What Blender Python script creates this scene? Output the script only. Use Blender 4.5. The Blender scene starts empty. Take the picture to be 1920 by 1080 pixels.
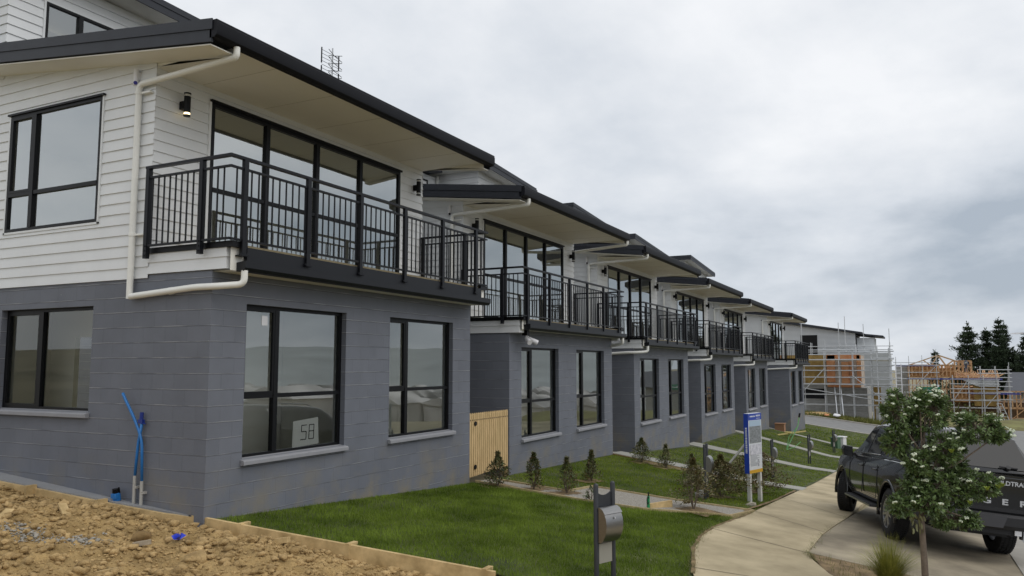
import bpy, bmesh, math, random
import numpy as np
from mathutils import Vector, Matrix
R=math.radians
random.seed(7); rng=np.random.default_rng(7)
S=bpy.context.scene; COL=S.collection
# ---------------------------------------------------------------- camera
cam=bpy.data.cameras.new('camera'); co=bpy.data.objects.new('camera',cam); COL.objects.link(co)
cam.sensor_width=36; cam.lens=27.975; cam.clip_start=.1; cam.clip_end=6000
co.location=(0,0,0); co.rotation_euler=(R(90+5.551),0,R(26.854-90)); S.camera=co
# ---------------------------------------------------------------- sky
SUN_EL=50; SUN_AZ=268     # azimuth from +X, counter-clockwise: behind the camera's right shoulder
W=bpy.data.worlds.new('World'); S.world=W; W.use_nodes=True
def build_world():
    nt=W.node_tree; N=nt.nodes; L=nt.links; N.clear()
    out=N.new('ShaderNodeOutputWorld'); bg=N.new('ShaderNodeBackground'); bg.inputs[1].default_value=1
    sky=N.new('ShaderNodeTexSky'); sky.sky_type='NISHITA'; sky.sun_disc=False
    sky.sun_elevation=R(SUN_EL); sky.sun_rotation=R(90-SUN_AZ)
    sc=N.new('ShaderNodeMix'); sc.data_type='RGBA'; sc.blend_type='MULTIPLY'; sc.inputs[0].default_value=1
    L.new(sky.outputs[0],sc.inputs[6]); sc.inputs[7].default_value=(.08,.08,.08,1)
    tc=N.new('ShaderNodeTexCoord'); sep=N.new('ShaderNodeSeparateXYZ'); L.new(tc.outputs['Generated'],sep.inputs[0])
    def M(op,a,b=None,c=None,clamp=False):
        n=N.new('ShaderNodeMath'); n.operation=op; n.use_clamp=clamp
        for i,v in enumerate((a,b,c)):
            if v is None: continue
            if isinstance(v,(int,float)): n.inputs[i].default_value=v
            else: L.new(v,n.inputs[i])
        return n.outputs[0]
    # cloud layer seen from below: project the direction on a flat ceiling
    zz=M('MAXIMUM',sep.outputs[2],0.0); den=M('ADD',zz,.34)
    cx=M('DIVIDE',sep.outputs[0],den); cy=M('DIVIDE',sep.outputs[1],den)
    cb=N.new('ShaderNodeCombineXYZ'); L.new(cx,cb.inputs[0]); L.new(cy,cb.inputs[1])
    n1=N.new('ShaderNodeTexNoise'); n1.inputs['Scale'].default_value=1.25; n1.inputs['Detail'].default_value=7; n1.inputs['Roughness'].default_value=.52; n1.inputs['Distortion'].default_value=.25
    mp=N.new('ShaderNodeMapping'); mp.inputs['Location'].default_value=(3.1,1.7,0); L.new(cb.outputs[0],mp.inputs[0]); L.new(mp.outputs[0],n1.inputs['Vector'])
    n2=N.new('ShaderNodeTexNoise'); n2.inputs['Scale'].default_value=4.2; n2.inputs['Detail'].default_value=6; n2.inputs['Roughness'].default_value=.55
    L.new(mp.outputs[0],n2.inputs['Vector'])
    # heavier, greyer cloud low over the end of the street; brighter overhead
    wob=M('MULTIPLY',M('SUBTRACT',n1.outputs[0],.5),.16)
    el=M('ADD',sep.outputs[2],wob)
    rp=N.new('ShaderNodeValToRGB'); L.new(el,rp.inputs[0]); e=rp.color_ramp.elements
    e[0].position=0; e[0].color=(.52,.52,.52,1); e[1].position=.50; e[1].color=(.86,.86,.86,1)
    for p,v in ((.045,.46),(.08,.17),(.15,.20),(.23,.50),(.33,.80)):
        k=e.new(p); k.color=(v,v,v,1)
    dt=M('ADD',M('MULTIPLY',sep.outputs[0],.93),M('MULTIPLY',sep.outputs[1],-.36))  # towards the end of the street
    dk=M('MULTIPLY_ADD',dt,1.9,-.80,clamp=True)
    base=M('ADD',M('MULTIPLY',rp.outputs[0],dk),M('MULTIPLY',M('SUBTRACT',1,dk),.80))
    f=M('ADD',base,M('ADD',M('MULTIPLY',M('SUBTRACT',n1.outputs[0],.5),1.35),M('MULTIPLY',M('SUBTRACT',n2.outputs[0],.5),.62)),clamp=True)
    cr=N.new('ShaderNodeValToRGB'); L.new(f,cr.inputs[0]); q=cr.color_ramp.elements
    q[0].position=.12; q[0].color=(.40,.455,.525,1); q[1].position=.95; q[1].color=(.875,.89,.915,1)
    k=q.new(.5); k.color=(.645,.685,.74,1)
    mx=N.new('ShaderNodeMix'); mx.data_type='RGBA'; mx.inputs[0].default_value=.95
    L.new(sc.outputs[2],mx.inputs[6]); L.new(cr.outputs[0],mx.inputs[7]); L.new(mx.outputs[2],bg.inputs[0]); L.new(bg.outputs[0],out.inputs[0])
build_world()
sl=bpy.data.lights.new('sun','SUN'); sl.energy=.9; sl.angle=R(55); sl.color=(1,.95,.88)
so=bpy.data.objects.new('sun',sl); COL.objects.link(so)
sd=Vector((math.cos(R(SUN_EL))*math.cos(R(SUN_AZ)),math.cos(R(SUN_EL))*math.sin(R(SUN_AZ)),math.sin(R(SUN_EL))))
so.rotation_euler=sd.to_track_quat('Z','Y').to_euler(); so.location=(0,-10,30)
S.view_settings.view_transform='Standard'; S.view_settings.look='None'; S.view_settings.exposure=.12; S.view_settings.gamma=1
S.cycles.max_bounces=7; S.cycles.transparent_max_bounces=12; S.cycles.caustics_reflective=False; S.cycles.caustics_refractive=False

# ---------------------------------------------------------------- helpers
class MB:
    def __init__(s): s.v=[]; s.f=[]
    def add(s,vs,fs):
        o=len(s.v); s.v+= [tuple(p) for p in vs]; s.f+=[tuple(i+o for i in f) for f in fs]; return s
    def quad(s,a,b,c,d): return s.add([a,b,c,d],[(0,1,2,3)])
    def box(s,a,b):
        x0,y0,z0=a; x1,y1,z1=b
        if x0>x1:x0,x1=x1,x0
        if y0>y1:y0,y1=y1,y0
        if z0>z1:z0,z1=z1,z0
        return s.add([(x0,y0,z0),(x1,y0,z0),(x1,y1,z0),(x0,y1,z0),(x0,y0,z1),(x1,y0,z1),(x1,y1,z1),(x0,y1,z1)],
            [(0,3,2,1),(4,5,6,7),(0,1,5,4),(1,2,6,5),(2,3,7,6),(3,0,4,7)])
    def beam(s,p,q,w,h,up=(0,0,1)):
        p=Vector(p); q=Vector(q); d=(q-p).normalized(); u=Vector(up)
        if abs(d.dot(u))>.98: u=Vector((1,0,0))
        a=d.cross(u).normalized(); b=a.cross(d).normalized(); a*=w/2; b*=h/2
        vs=[p-a-b,p+a-b,p+a+b,p-a+b,q-a-b,q+a-b,q+a+b,q-a+b]
        return s.add(vs,[(0,3,2,1),(4,5,6,7),(0,1,5,4),(1,2,6,5),(2,3,7,6),(3,0,4,7)])
    def tube(s,pts,r,n=8,cap=True):
        pts=[Vector(p) for p in pts]; rs=r if isinstance(r,(list,tuple)) else [r]*len(pts)
        o=len(s.v); ref=None
        for i,p in enumerate(pts):
            d=(pts[min(i+1,len(pts)-1)]-pts[max(i-1,0)])
            if d.length<1e-9: d=Vector((0,0,1))
            d.normalize()
            if ref is None: ref=Vector((0,0,1)) if abs(d.z)<.9 else Vector((1,0,0))
            a=ref-d*ref.dot(d)
            if a.length<1e-6: a=d.orthogonal()
            a.normalize(); ref=a; b=d.cross(a)
            for k in range(n):
                t=2*math.pi*k/n; s.v.append(tuple(p+(a*math.cos(t)+b*math.sin(t))*rs[i]))
        for i in range(len(pts)-1):
            for k in range(n):
                k2=(k+1)%n; s.f.append((o+i*n+k,o+i*n+k2,o+(i+1)*n+k2,o+(i+1)*n+k))
        if cap:
            s.f.append(tuple(o+k for k in reversed(range(n)))); s.f.append(tuple(o+(len(pts)-1)*n+k for k in range(n)))
        return s
    def cyl(s,p,q,r,n=16): return s.tube([p,q],r,n)
    def prism(s,poly,off):
        n=len(poly); off=Vector(off); a=[Vector(p) for p in poly]; b=[p+off for p in a]
        return s.add(a+b,[tuple(reversed(range(n))),tuple(range(n,2*n))]+[(i,(i+1)%n,n+(i+1)%n,n+i) for i in range(n)])
    def loft(s,rings,closed=True,caps=True):
        n=len(rings[0]); o=len(s.v)
        for r in rings: s.v+=[tuple(p) for p in r]
        m=n if closed else n-1
        for i in range(len(rings)-1):
            for k in range(m):
                k2=(k+1)%n; s.f.append((o+i*n+k,o+i*n+k2,o+(i+1)*n+k2,o+(i+1)*n+k))
        if caps:
            s.f.append(tuple(o+k for k in reversed(range(n)))); s.f.append(tuple(o+(len(rings)-1)*n+k for k in range(n)))
        return s
    def build(s,name,mat,parent=None,smooth=False,fix=False,bevel=0):
        me=bpy.data.meshes.new(name); me.from_pydata(s.v,[],s.f)
        if fix or bevel:
            bm=bmesh.new(); bm.from_mesh(me); bmesh.ops.recalc_face_normals(bm,faces=bm.faces[:])
            if bevel: bmesh.ops.bevel(bm,geom=[e for e in bm.edges if len(e.link_faces)==2 and e.calc_face_angle(0)>.5],offset=bevel,segments=2,affect='EDGES',profile=.6)
            bm.to_mesh(me); bm.free()
        if mat: me.materials.append(mat)
        if smooth:
            me.polygons.foreach_set('use_smooth',[True]*len(me.polygons))
            if smooth!=True: me.set_sharp_from_angle(angle=smooth)
        me.update()
        o=bpy.data.objects.new(name,me); COL.objects.link(o)
        if parent: o.parent=parent
        return o
def tag(o,label,cat,group=None):
    o['label']=label; o['category']=cat
    if group: o['group']=group
    return o
def thing(name,label,cat,loc=(0,0,0),rz=0,group=None):
    o=bpy.data.objects.new(name,None); COL.objects.link(o); o.location=loc; o.rotation_euler=(0,0,rz); o.empty_display_size=.2
    return tag(o,label,cat,group)
def struct(o,k='structure'): o['kind']=k; return o
def raw(name,V,F,mat,parent=None,smooth=False):
    me=bpy.data.meshes.new(name); V=np.asarray(V,np.float32); F=np.asarray(F,np.int32); k=F.shape[1]
    me.vertices.add(len(V)); me.vertices.foreach_set('co',V.ravel())
    me.loops.add(F.size); me.loops.foreach_set('vertex_index',F.ravel())
    me.polygons.add(len(F)); me.polygons.foreach_set('loop_start',np.arange(0,F.size,k,dtype=np.int32))
    me.polygons.foreach_set('loop_total',np.full(len(F),k,np.int32))
    if smooth: me.polygons.foreach_set('use_smooth',np.ones(len(F),bool))
    if mat: me.materials.append(mat)
    me.update(calc_edges=True); me.validate()
    o=bpy.data.objects.new(name,me); COL.objects.link(o)
    if parent: o.parent=parent
    return o
def text_mesh(txt,size,mat,name,parent,matrix,extrude=.002,stretch=1,bold=0):
    cu=bpy.data.curves.new(name,'FONT'); cu.body=txt; cu.size=size; cu.extrude=extrude; cu.align_x='CENTER'; cu.align_y='CENTER'; cu.offset=bold; cu.resolution_u=3
    t=bpy.data.objects.new('tmp_text',cu); COL.objects.link(t); dg=bpy.context.evaluated_depsgraph_get(); dg.update()
    me=bpy.data.meshes.new_from_object(t.evaluated_get(dg)); bpy.data.objects.remove(t); bpy.data.curves.remove(cu)
    me.transform(Matrix.Diagonal((stretch,1,1,1))); me.transform(matrix); me.materials.clear(); me.materials.append(mat)
    o=bpy.data.objects.new(name,me); COL.objects.link(o); o.parent=parent; return o
def basis(o,x,y):
    x=Vector(x).normalized(); y=Vector(y); y=(y-x*y.dot(x)).normalized(); z=x.cross(y)
    m=Matrix((x,y,z)).transposed().to_4x4(); m.translation=Vector(o); return m
# ---------------------------------------------------------------- materials
def mat(name,c,rough=.6,metal=0,var=0,scale=8,bump=0,bscale=40,c2=None,detail=4,coat=0,spec=.5,stretch=(1,1,1),dist=.01,emit=None,coords='Object'):
    m=bpy.data.materials.new(name); m.use_nodes=True; nt=m.node_tree; N=nt.nodes; L=nt.links
    b=N['Principled BSDF']; b.inputs['Base Color'].default_value=(*c,1); b.inputs['Roughness'].default_value=rough; b.inputs['Metallic'].default_value=metal
    b.inputs['Specular IOR Level'].default_value=spec
    if coat: b.inputs['Coat Weight'].default_value=coat; b.inputs['Coat Roughness'].default_value=.04
    if emit: b.inputs['Emission Color'].default_value=(*emit[:3],1); b.inputs['Emission Strength'].default_value=emit[3]
    if var or bump or c2:
        tc=N.new('ShaderNodeTexCoord'); mp=N.new('ShaderNodeMapping'); mp.inputs['Scale'].default_value=stretch; L.new(tc.outputs[coords],mp.inputs[0])
    if var or c2:
        n=N.new('ShaderNodeTexNoise'); n.inputs['Scale'].default_value=scale; n.inputs['Detail'].default_value=detail; n.inputs['Roughness'].default_value=.6; L.new(mp.outputs[0],n.inputs['Vector'])
        r=N.new('ShaderNodeValToRGB'); L.new(n.outputs[0],r.inputs[0]); e=r.color_ramp.elements
        e[0].position=.3; e[1].position=.7
        a=tuple(max(0,k*(1-var)) for k in c); d=tuple(min(1,k*(1+var)) for k in (c2 or c))
        e[0].color=(*a,1); e[1].color=(*d,1); L.new(r.outputs[0],b.inputs['Base Color'])
    if bump:
        n2=N.new('ShaderNodeTexNoise'); n2.inputs['Scale'].default_value=bscale; n2.inputs['Detail'].default_value=5; L.new(mp.outputs[0],n2.inputs['Vector'])
        bp=N.new('ShaderNodeBump'); bp.inputs['Strength'].default_value=bump; bp.inputs['Distance'].default_value=dist; L.new(n2.outputs[0],bp.inputs['Height']); L.new(bp.outputs[0],b.inputs['Normal'])
    return m
def block_mat():
    m=mat('painted_blockwork',(.148,.160,.190),.75,var=.10,scale=1.3); nt=m.node_tree; N=nt.nodes; L=nt.links; b=N['Principled BSDF']
    tc=N.new('ShaderNodeTexCoord'); sp=N.new('ShaderNodeSeparateXYZ'); L.new(tc.outputs['Object'],sp.inputs[0])
    ad=N.new('ShaderNodeMath'); L.new(sp.outputs[0],ad.inputs[0]); L.new(sp.outputs[1],ad.inputs[1])
    nz=N.new('ShaderNodeTexNoise'); nz.inputs['Scale'].default_value=3; nz.inputs['Detail'].default_value=3; L.new(tc.outputs['Object'],nz.inputs['Vector'])
    zo=N.new('ShaderNodeMath'); zo.operation='MULTIPLY_ADD'; L.new(nz.outputs[0],zo.inputs[0]); zo.inputs[1].default_value=.012; L.new(sp.outputs[2],zo.inputs[2])
    cb=N.new('ShaderNodeCombineXYZ'); L.new(ad.outputs[0],cb.inputs[0]); L.new(zo.outputs[0],cb.inputs[1])
    br=N.new('ShaderNodeTexBrick'); br.inputs['Scale'].default_value=1; br.inputs['Brick Width'].default_value=.4; br.inputs['Row Height'].default_value=.2; br.inputs['Mortar Size'].default_value=.006; br.inputs['Mortar Smooth'].default_value=.6
    br.inputs['Color1'].default_value=(1,1,1,1); br.inputs['Color2'].default_value=(.92,.925,.93,1); br.inputs['Mortar'].default_value=(.90,.90,.90,1); L.new(cb.outputs[0],br.inputs['Vector'])
    # light paint-starved horizontal joints, broken up by noise
    fr=N.new('ShaderNodeMath'); fr.operation='FRACT'; dv=N.new('ShaderNodeMath'); dv.operation='DIVIDE'; dv.inputs[1].default_value=.2; L.new(zo.outputs[0],dv.inputs[0]); L.new(dv.outputs[0],fr.inputs[0])
    lt=N.new('ShaderNodeMath'); lt.operation='LESS_THAN'; lt.inputs[1].default_value=.045; L.new(fr.outputs[0],lt.inputs[0])
    nj=N.new('ShaderNodeTexNoise'); nj.inputs['Scale'].default_value=2.1; nj.inputs['Detail'].default_value=6; L.new(tc.outputs['Object'],nj.inputs['Vector'])
    gj=N.new('ShaderNodeMapRange'); gj.inputs[1].default_value=.36; gj.inputs[2].default_value=.60; L.new(nj.outputs[0],gj.inputs[0])
    jm=N.new('ShaderNodeMath'); jm.operation='MULTIPLY'; L.new(lt.outputs[0],jm.inputs[0]); L.new(gj.outputs[0],jm.inputs[1])
    jm2=N.new('ShaderNodeMath'); jm2.operation='MULTIPLY'; jm2.inputs[1].default_value=.72; L.new(jm.outputs[0],jm2.inputs[0])
    src0=b.inputs['Base Color'].links[0].from_socket
    gt=N.new('ShaderNodeMath'); gt.operation='GREATER_THAN'; gt.inputs[1].default_value=.955; L.new(fr.outputs[0],gt.inputs[0])
    dk_=N.new('ShaderNodeMath'); dk_.operation='MULTIPLY'; dk_.inputs[1].default_value=.6; L.new(gt.outputs[0],dk_.inputs[0])
    m0=N.new('ShaderNodeMix'); m0.data_type='RGBA'; L.new(dk_.outputs[0],m0.inputs[0]); L.new(src0,m0.inputs[6]); m0.inputs[7].default_value=(.05,.053,.06,1); src=m0.outputs[2]  # dark shadow line painted just below each light joint
    m1=N.new('ShaderNodeMix'); m1.data_type='RGBA'; m1.blend_type='MULTIPLY'; m1.inputs[0].default_value=1; L.new(src,m1.inputs[6]); L.new(br.outputs[0],m1.inputs[7])
    m2=N.new('ShaderNodeMix'); m2.data_type='RGBA'; L.new(jm2.outputs[0],m2.inputs[0]); L.new(m1.outputs[2],m2.inputs[6]); m2.inputs[7].default_value=(.40,.41,.43,1)
    # splashed clay and mortar smears low on the wall
    ns=N.new('ShaderNodeTexNoise'); ns.inputs['Scale'].default_value=1.7; ns.inputs['Detail'].default_value=8; ns.inputs['Roughness'].default_value=.65; L.new(tc.outputs['Object'],ns.inputs['Vector'])
    zr=N.new('ShaderNodeMapRange'); zr.inputs[1].default_value=.75; zr.inputs[2].default_value=-.1; L.new(sp.outputs[2],zr.inputs[0])
    sm=N.new('ShaderNodeMapRange'); sm.inputs[1].default_value=.46; sm.inputs[2].default_value=.66; L.new(ns.outputs[0],sm.inputs[0])
    mm=N.new('ShaderNodeMath'); mm.operation='MULTIPLY'; L.new(zr.outputs[0],mm.inputs[0]); L.new(sm.outputs[0],mm.inputs[1])
    m3=N.new('ShaderNodeMix'); m3.data_type='RGBA'; L.new(mm.outputs[0],m3.inputs[0]); L.new(m2.outputs[2],m3.inputs[6]); m3.inputs[7].default_value=(.21,.19,.15,1)
    # small paint-free specks
    vo=N.new('ShaderNodeTexNoise'); vo.inputs['Scale'].default_value=23; vo.inputs['Detail'].default_value=2; L.new(tc.outputs['Object'],vo.inputs['Vector'])
    vs=N.new('ShaderNodeMapRange'); vs.inputs[1].default_value=.765; vs.inputs[2].default_value=.80; L.new(vo.outputs[0],vs.inputs[0])
    m4=N.new('ShaderNodeMix'); m4.data_type='RGBA'; L.new(vs.outputs[0],m4.inputs[0]); L.new(m3.outputs[2],m4.inputs[6]); m4.inputs[7].default_value=(.35,.35,.35,1)
    L.new(m4.outputs[2],b.inputs['Base Color'])
    nb=N.new('ShaderNodeTexNoise'); nb.inputs['Scale'].default_value=60; nb.inputs['Detail'].default_value=4; L.new(tc.outputs['Object'],nb.inputs['Vector'])
    hh=N.new('ShaderNodeMath'); hh.operation='MULTIPLY_ADD'; L.new(br.outputs['Fac'],hh.inputs[0]); hh.inputs[1].default_value=-1; L.new(nb.outputs[0],hh.inputs[2])
    bp=N.new('ShaderNodeBump'); bp.inputs['Strength'].default_value=.55; bp.inputs['Distance'].default_value=.006; L.new(hh.outputs[0],bp.inputs['Height']); L.new(bp.outputs[0],b.inputs['Normal'])
    return m
def glass_mat(name,tint=(.95,.97,.95),base=.36,ior=1.5,wob=.0):
    m=bpy.data.materials.new(name); m.use_nodes=True; nt=m.node_tree; N=nt.nodes; L=nt.links; N.clear()
    o=N.new('ShaderNodeOutputMaterial'); t=N.new('ShaderNodeBsdfTransparent'); t.inputs[0].default_value=(*tint,1)
    g=N.new('ShaderNodeBsdfGlossy'); g.inputs['Roughness'].default_value=.0; g.inputs[0].default_value=(.93,.97,.97,1)
    f=N.new('ShaderNodeFresnel'); f.inputs[0].default_value=ior
    a=N.new('ShaderNodeMath'); a.operation='MULTIPLY_ADD'; L.new(f.outputs[0],a.inputs[0]); a.inputs[1].default_value=1-base; a.inputs[2].default_value=base
    mx=N.new('ShaderNodeMixShader'); L.new(a.outputs[0],mx.inputs[0]); L.new(t.outputs[0],mx.inputs[1]); L.new(g.outputs[0],mx.inputs[2]); L.new(mx.outputs[0],o.inputs[0])
    if wob:
        tc=N.new('ShaderNodeTexCoord'); n=N.new('ShaderNodeTexNoise'); n.inputs['Scale'].default_value=1.2; n.inputs['Detail'].default_value=0; L.new(tc.outputs['Object'],n.inputs['Vector'])
        b=N.new('ShaderNodeBump'); b.inputs['Strength'].default_value=wob; b.inputs['Distance'].default_value=.02; L.new(n.outputs[0],b.inputs['Height']); L.new(b.outputs[0],g.inputs['Normal']); L.new(b.outputs[0],f.inputs['Normal'])
    return m
M={}
M['block']=block_mat()
M['board']=mat('weatherboard_paint',(.71,.725,.735),.5,var=.035,scale=2,bump=.08,bscale=30)
M['soffit']=mat('soffit_sheet',(.80,.785,.725),.6,var=.03,scale=1)
M['black']=mat('black_aluminium',(.004,.0043,.0055),.42,var=.15,scale=5,spec=.22)
M['charcoal']=mat('charcoal_steel',(.006,.007,.010),.45,var=.12,scale=3,spec=.3)
M['rail']=mat('dark_rail_coating',(.0045,.005,.0075),.42,var=.1,scale=6,spec=.25)
M['gutter']=mat('gutter_black',(.0055,.006,.009),.55,var=.15,scale=2,spec=.18)
M['roof']=mat('charcoal_roofing',(.022,.025,.033),.5,var=.12,scale=4,spec=.35)
M['pvc']=mat('white_plastic_pipe',(.78,.78,.74),.32,var=.03,scale=4)
M['glass']=glass_mat('window_glass',base=.23,wob=.09); M['glass_clear']=glass_mat('clear_window_glass',tint=(.97,.98,.96),base=.05,wob=.06); M['glass_up']=glass_mat('reflective_window_glass',base=.40,wob=.06)
M['glass_dark']=glass_mat('tinted_vehicle_glass',(.06,.065,.07),.10,1.5)
M['inner']=mat('interior_paint',(.86,.86,.78),.8)
M['innerfloor']=mat('interior_floor',(.48,.44,.38),.7,var=.1,scale=3)
M['sill']=mat('grey_sill_paint',(.27,.275,.295),.7,var=.06,scale=5,bump=.15,bscale=30)
M['timber']=mat('fresh_pine',(.46,.32,.14),.7,var=.2,scale=5,stretch=(1,1,1),c2=(.57,.42,.21),bump=.2,bscale=30)
M['fence']=mat('treated_pine',(.52,.36,.16),.7,var=.2,scale=6,c2=(.60,.43,.22),stretch=(8,8,.6))
M['decking']=mat('ply_edge',(.42,.34,.2),.7,var=.15,scale=10)
M['steel']=mat('brushed_stainless',(.27,.268,.265),.32,metal=1,var=.08,scale=14,stretch=(1,1,12))
M['galv']=mat('galvanised_tube',(.50,.52,.54),.5,metal=.35,var=.12,scale=3)
M['post']=mat('grey_powder_coat',(.026,.029,.035),.45,var=.1,scale=8)
M['concrete']=mat('path_concrete',(.36,.295,.175),.85,var=.22,scale=.9,c2=(.46,.385,.25),bump=.15,bscale=60,detail=9)
M['cross']=mat('crossing_concrete',(.19,.16,.11),.85,var=.3,scale=.8,c2=(.31,.265,.19),bump=.15,bscale=50,detail=9)
M['slab']=mat('grey_slab',(.27,.275,.285),.8,var=.10,scale=1.5,bump=.1,detail=8)
M['kerb']=mat('kerb_concrete',(.34,.32,.28),.85,var=.1,scale=3)
M['lightpath']=mat('pale_path_concrete',(.33,.325,.29),.85,var=.1,scale=2,bump=.1)
M['asphalt']=mat('asphalt',(.20,.20,.197),.9,var=.12,scale=2,bump=.3,bscale=200)
M['gravel']=mat('gravel',(.25,.225,.19),.9,var=.45,scale=45,c2=(.33,.31,.27),bump=.8,bscale=90,detail=6)
M['dirt']=mat('clay_dirt',(.315,.205,.078),.95,var=.25,scale=3.2,c2=(.45,.31,.135),bump=1,bscale=55,detail=9,dist=.03)
M['clod']=mat('clay_clod',(.335,.215,.082),.95,var=.28,scale=4,c2=(.50,.35,.165),bump=1,bscale=70,detail=9,dist=.02,coords='Object')
M['soil']=mat('bare_soil',(.135,.09,.042),.95,var=.35,scale=5,c2=(.22,.155,.08),bump=.5,bscale=40,detail=8)
M['ground']=mat('rough_ground',(.16,.145,.07),.95,var=.4,scale=.22,c2=(.27,.235,.15),detail=9)
M['lawn']=mat('lawn_soil',(.028,.045,.008),.95,var=.3,scale=1.2,c2=(.075,.085,.024),detail=9)
M['red']=mat('red_plastic',(.5,.04,.02),.5)

# ---------------------------------------------------------------- terrain
AX=[-60,-5,7.1,13.5,21.6,30,38,46,50,55,58,72,82,110,160,400]
AZ=[1.2,-1.2,-1.87,-2.26,-2.5,-3.0,-3.08,-3.42,-3.72,-3.85,-4.15,-4.3,-4.5,-7.4,-10,-18]
BX=[-60,0,8,16.2,24.4,32.6,40.8,55,58,72,82,110,160,400]
BZ=[1.0,-1.85,-2.28,-2.72,-3.3,-3.79,-4.18,-4.72,-4.78,-4.8,-4.9,-7.7,-10,-18]
def Hn(x,y):
    x=np.asarray(x,float); y=np.asarray(y,float)
    a=np.interp(x,AX,AZ); b=np.interp(x,BX,BZ); c=b-.44; d=c-.45
    return np.where(y>=7.78,a+np.minimum((y-7.78)*.074,1.2),np.where(y>=3.7,b+(a-b)*(y-3.7)/4.08,np.where(y>=-1,c+(b-c)*(y+1)/4.7,
        np.where(y>=-12,c-(-1-y)/11*.45,np.maximum(d-.035*(-12-y),-16)))))
def H(x,y): return float(Hn(x,y))
def grid_axis(parts):
    r=[]
    for a,b,n in parts: r+=list(np.linspace(a,b,n,endpoint=False))
    return np.array(r+[parts[-1][1]])
def sheet(name,xs,ys,off,m,mask=None):
    X,Y=np.meshgrid(xs,ys,indexing='ij'); Z=Hn(X,Y)+off-.6*((X<7.6)&(Y>1.2)&(Y<13))
    V=np.stack([X,Y,Z],-1).reshape(-1,3); nx,ny=len(xs),len(ys)
    I=np.arange(nx*ny).reshape(nx,ny); F=np.stack([I[:-1,:-1],I[1:,:-1],I[1:,1:],I[:-1,1:]],-1).reshape(-1,4)
    return raw(name,V,F,m)
gx=grid_axis([(-3000,-60,8),(-60,0,12),(0,60,120),(60,120,60),(120,400,20),(400,3000,10)])
gy=grid_axis([(-3000,-120,10),(-120,-14,20),(-14,16,75),(16,60,10),(60,3000,8)])
struct(sheet('ground',gx,gy,-.06,M['ground']))
def ribbon(name,left,right,off,m,n=8,thick=0,kind='structure'):
    """strip between two polylines of equal length, draped on the terrain"""
    mb=MB(); rows=[]
    def dens(p):
        out=[]
        for (a,b) in zip(p[:-1],p[1:]):
            k=max(2,int(math.dist(a,b)/.5)) if False else 6
            for i in range(k): out.append((a[0]+(b[0]-a[0])*i/k,a[1]+(b[1]-a[1])*i/k))
        return out+[p[-1]]
    l=dens(left); r=dens(right); V=[];F=[]
    for a,b in zip(l,r):
        for j in range(n+1):
            t=j/n; x=a[0]+(b[0]-a[0])*t; y=a[1]+(b[1]-a[1])*t; V.append((x,y,H(x,y)+off))
    for i in range(len(l)-1):
        for j in range(n): F.append((i*(n+1)+j,(i+1)*(n+1)+j,(i+1)*(n+1)+j+1,i*(n+1)+j+1))
    if thick:
        def skirt(idx):
            o=len(V)
            for k in idx: V.append((V[k][0],V[k][1],V[k][2]-thick))
            for q in range(len(idx)-1): F.append((idx[q],idx[q+1],o+q+1,o+q))
        skirt([i*(n+1) for i in range(len(l))]); skirt([i*(n+1)+n for i in range(len(l))]); skirt(list(range(n+1))); skirt([(len(l)-1)*(n+1)+j for j in range(n+1)])
    mb.add(V,F); o=mb.build(name,m,fix=False); o['kind']=kind; return o
FPL=[(5.2,.6),(7.6,1.7),(9.63,2.47),(11.2,2.86),(12.2,3.0),(13.28,3.04),(15.44,2.86),(19.3,2.83),(29.4,2.73),(37,2.6),(56.5,2.45)]
FPR=[(7.0,-2),(9.0,-.5),(10.2,.45),(11.25,1.12),(12.0,1.4),(12.57,1.53),(14.4,1.53),(17.46,1.35),(29.4,1.1),(37,1.05),(56.5,1.0)]
fp=ribbon('footpath',FPL,FPR,.028,M['concrete'],thick=.08)
# saw-cut joints across the footpath: dark narrow grooves laid on it
def path_x(t):
    k=min(int(t),len(FPL)-2); u=t-k
    f=lambda P:(P[k][0]+(P[k+1][0]-P[k][0])*u,P[k][1]+(P[k+1][1]-P[k][1])*u)
    return f(FPL),f(FPR)
M['joint']=mat('dark_joint',(.12,.10,.07),.95)
jb=MB()
for t in (2.2,4.75,6.1,6.95,7.3,7.6,7.95,8.3):
    a,b=path_x(t)
    for i in range(10):
        p=[(a[0]+(b[0]-a[0])*(i+s)/10,a[1]+(b[1]-a[1])*(i+s)/10) for s in (0,1)]
        jb.quad(*[(x+dx,y,H(x,y)+.033) for (x,y),dx in ((p[0],0),(p[1],0),(p[1],.016),(p[0],.016))])
jo=jb.build('footpath_joint',M['joint']); struct(jo)
ribbon('vehicle_crossing',[(12.57,1.53),(14.4,1.53),(17.46,1.35),(21.5,1.06)],[(12.0,-1.25),(14.2,-1.25),(17.4,-1.25),(22.5,-1.25)],.016,M['cross'],thick=.06)
ribbon('kerb',[(-4,-1.25),(12,-1.25),(22.5,-1.25),(40,-1.25),(56,-1.25)],[(-4,-1.62),(12,-1.62),(22.5,-1.62),(40,-1.62),(56,-1.62)],.03,M['kerb'],n=2,thick=.12)
ribbon('road',[(-60,-1.62),(0,-1.62),(20,-1.62),(56,-1.62),(72,-1.62),(80,-1.62)],[(-60,-10),(0,-10),(20,-10),(56,-10),(72,-10),(82,-10)],.0,M['asphalt'],n=10)
ribbon('side_street',[(62.2,22),(62.2,7.5),(62.3,2.9),(62.3,-1.5)],[(71,22),(71,8.5),(70.8,2.9),(72,-1.5)],.012,M['asphalt'],n=10)
ribbon('side_kerb',[(71,22),(71,8.5),(70.8,2.9),(72,-1.5)],[(71.4,22),(71.4,8.5),(71.2,2.9),(72.4,-1.5)],.1,M['kerb'],n=1,thick=.2)
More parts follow.
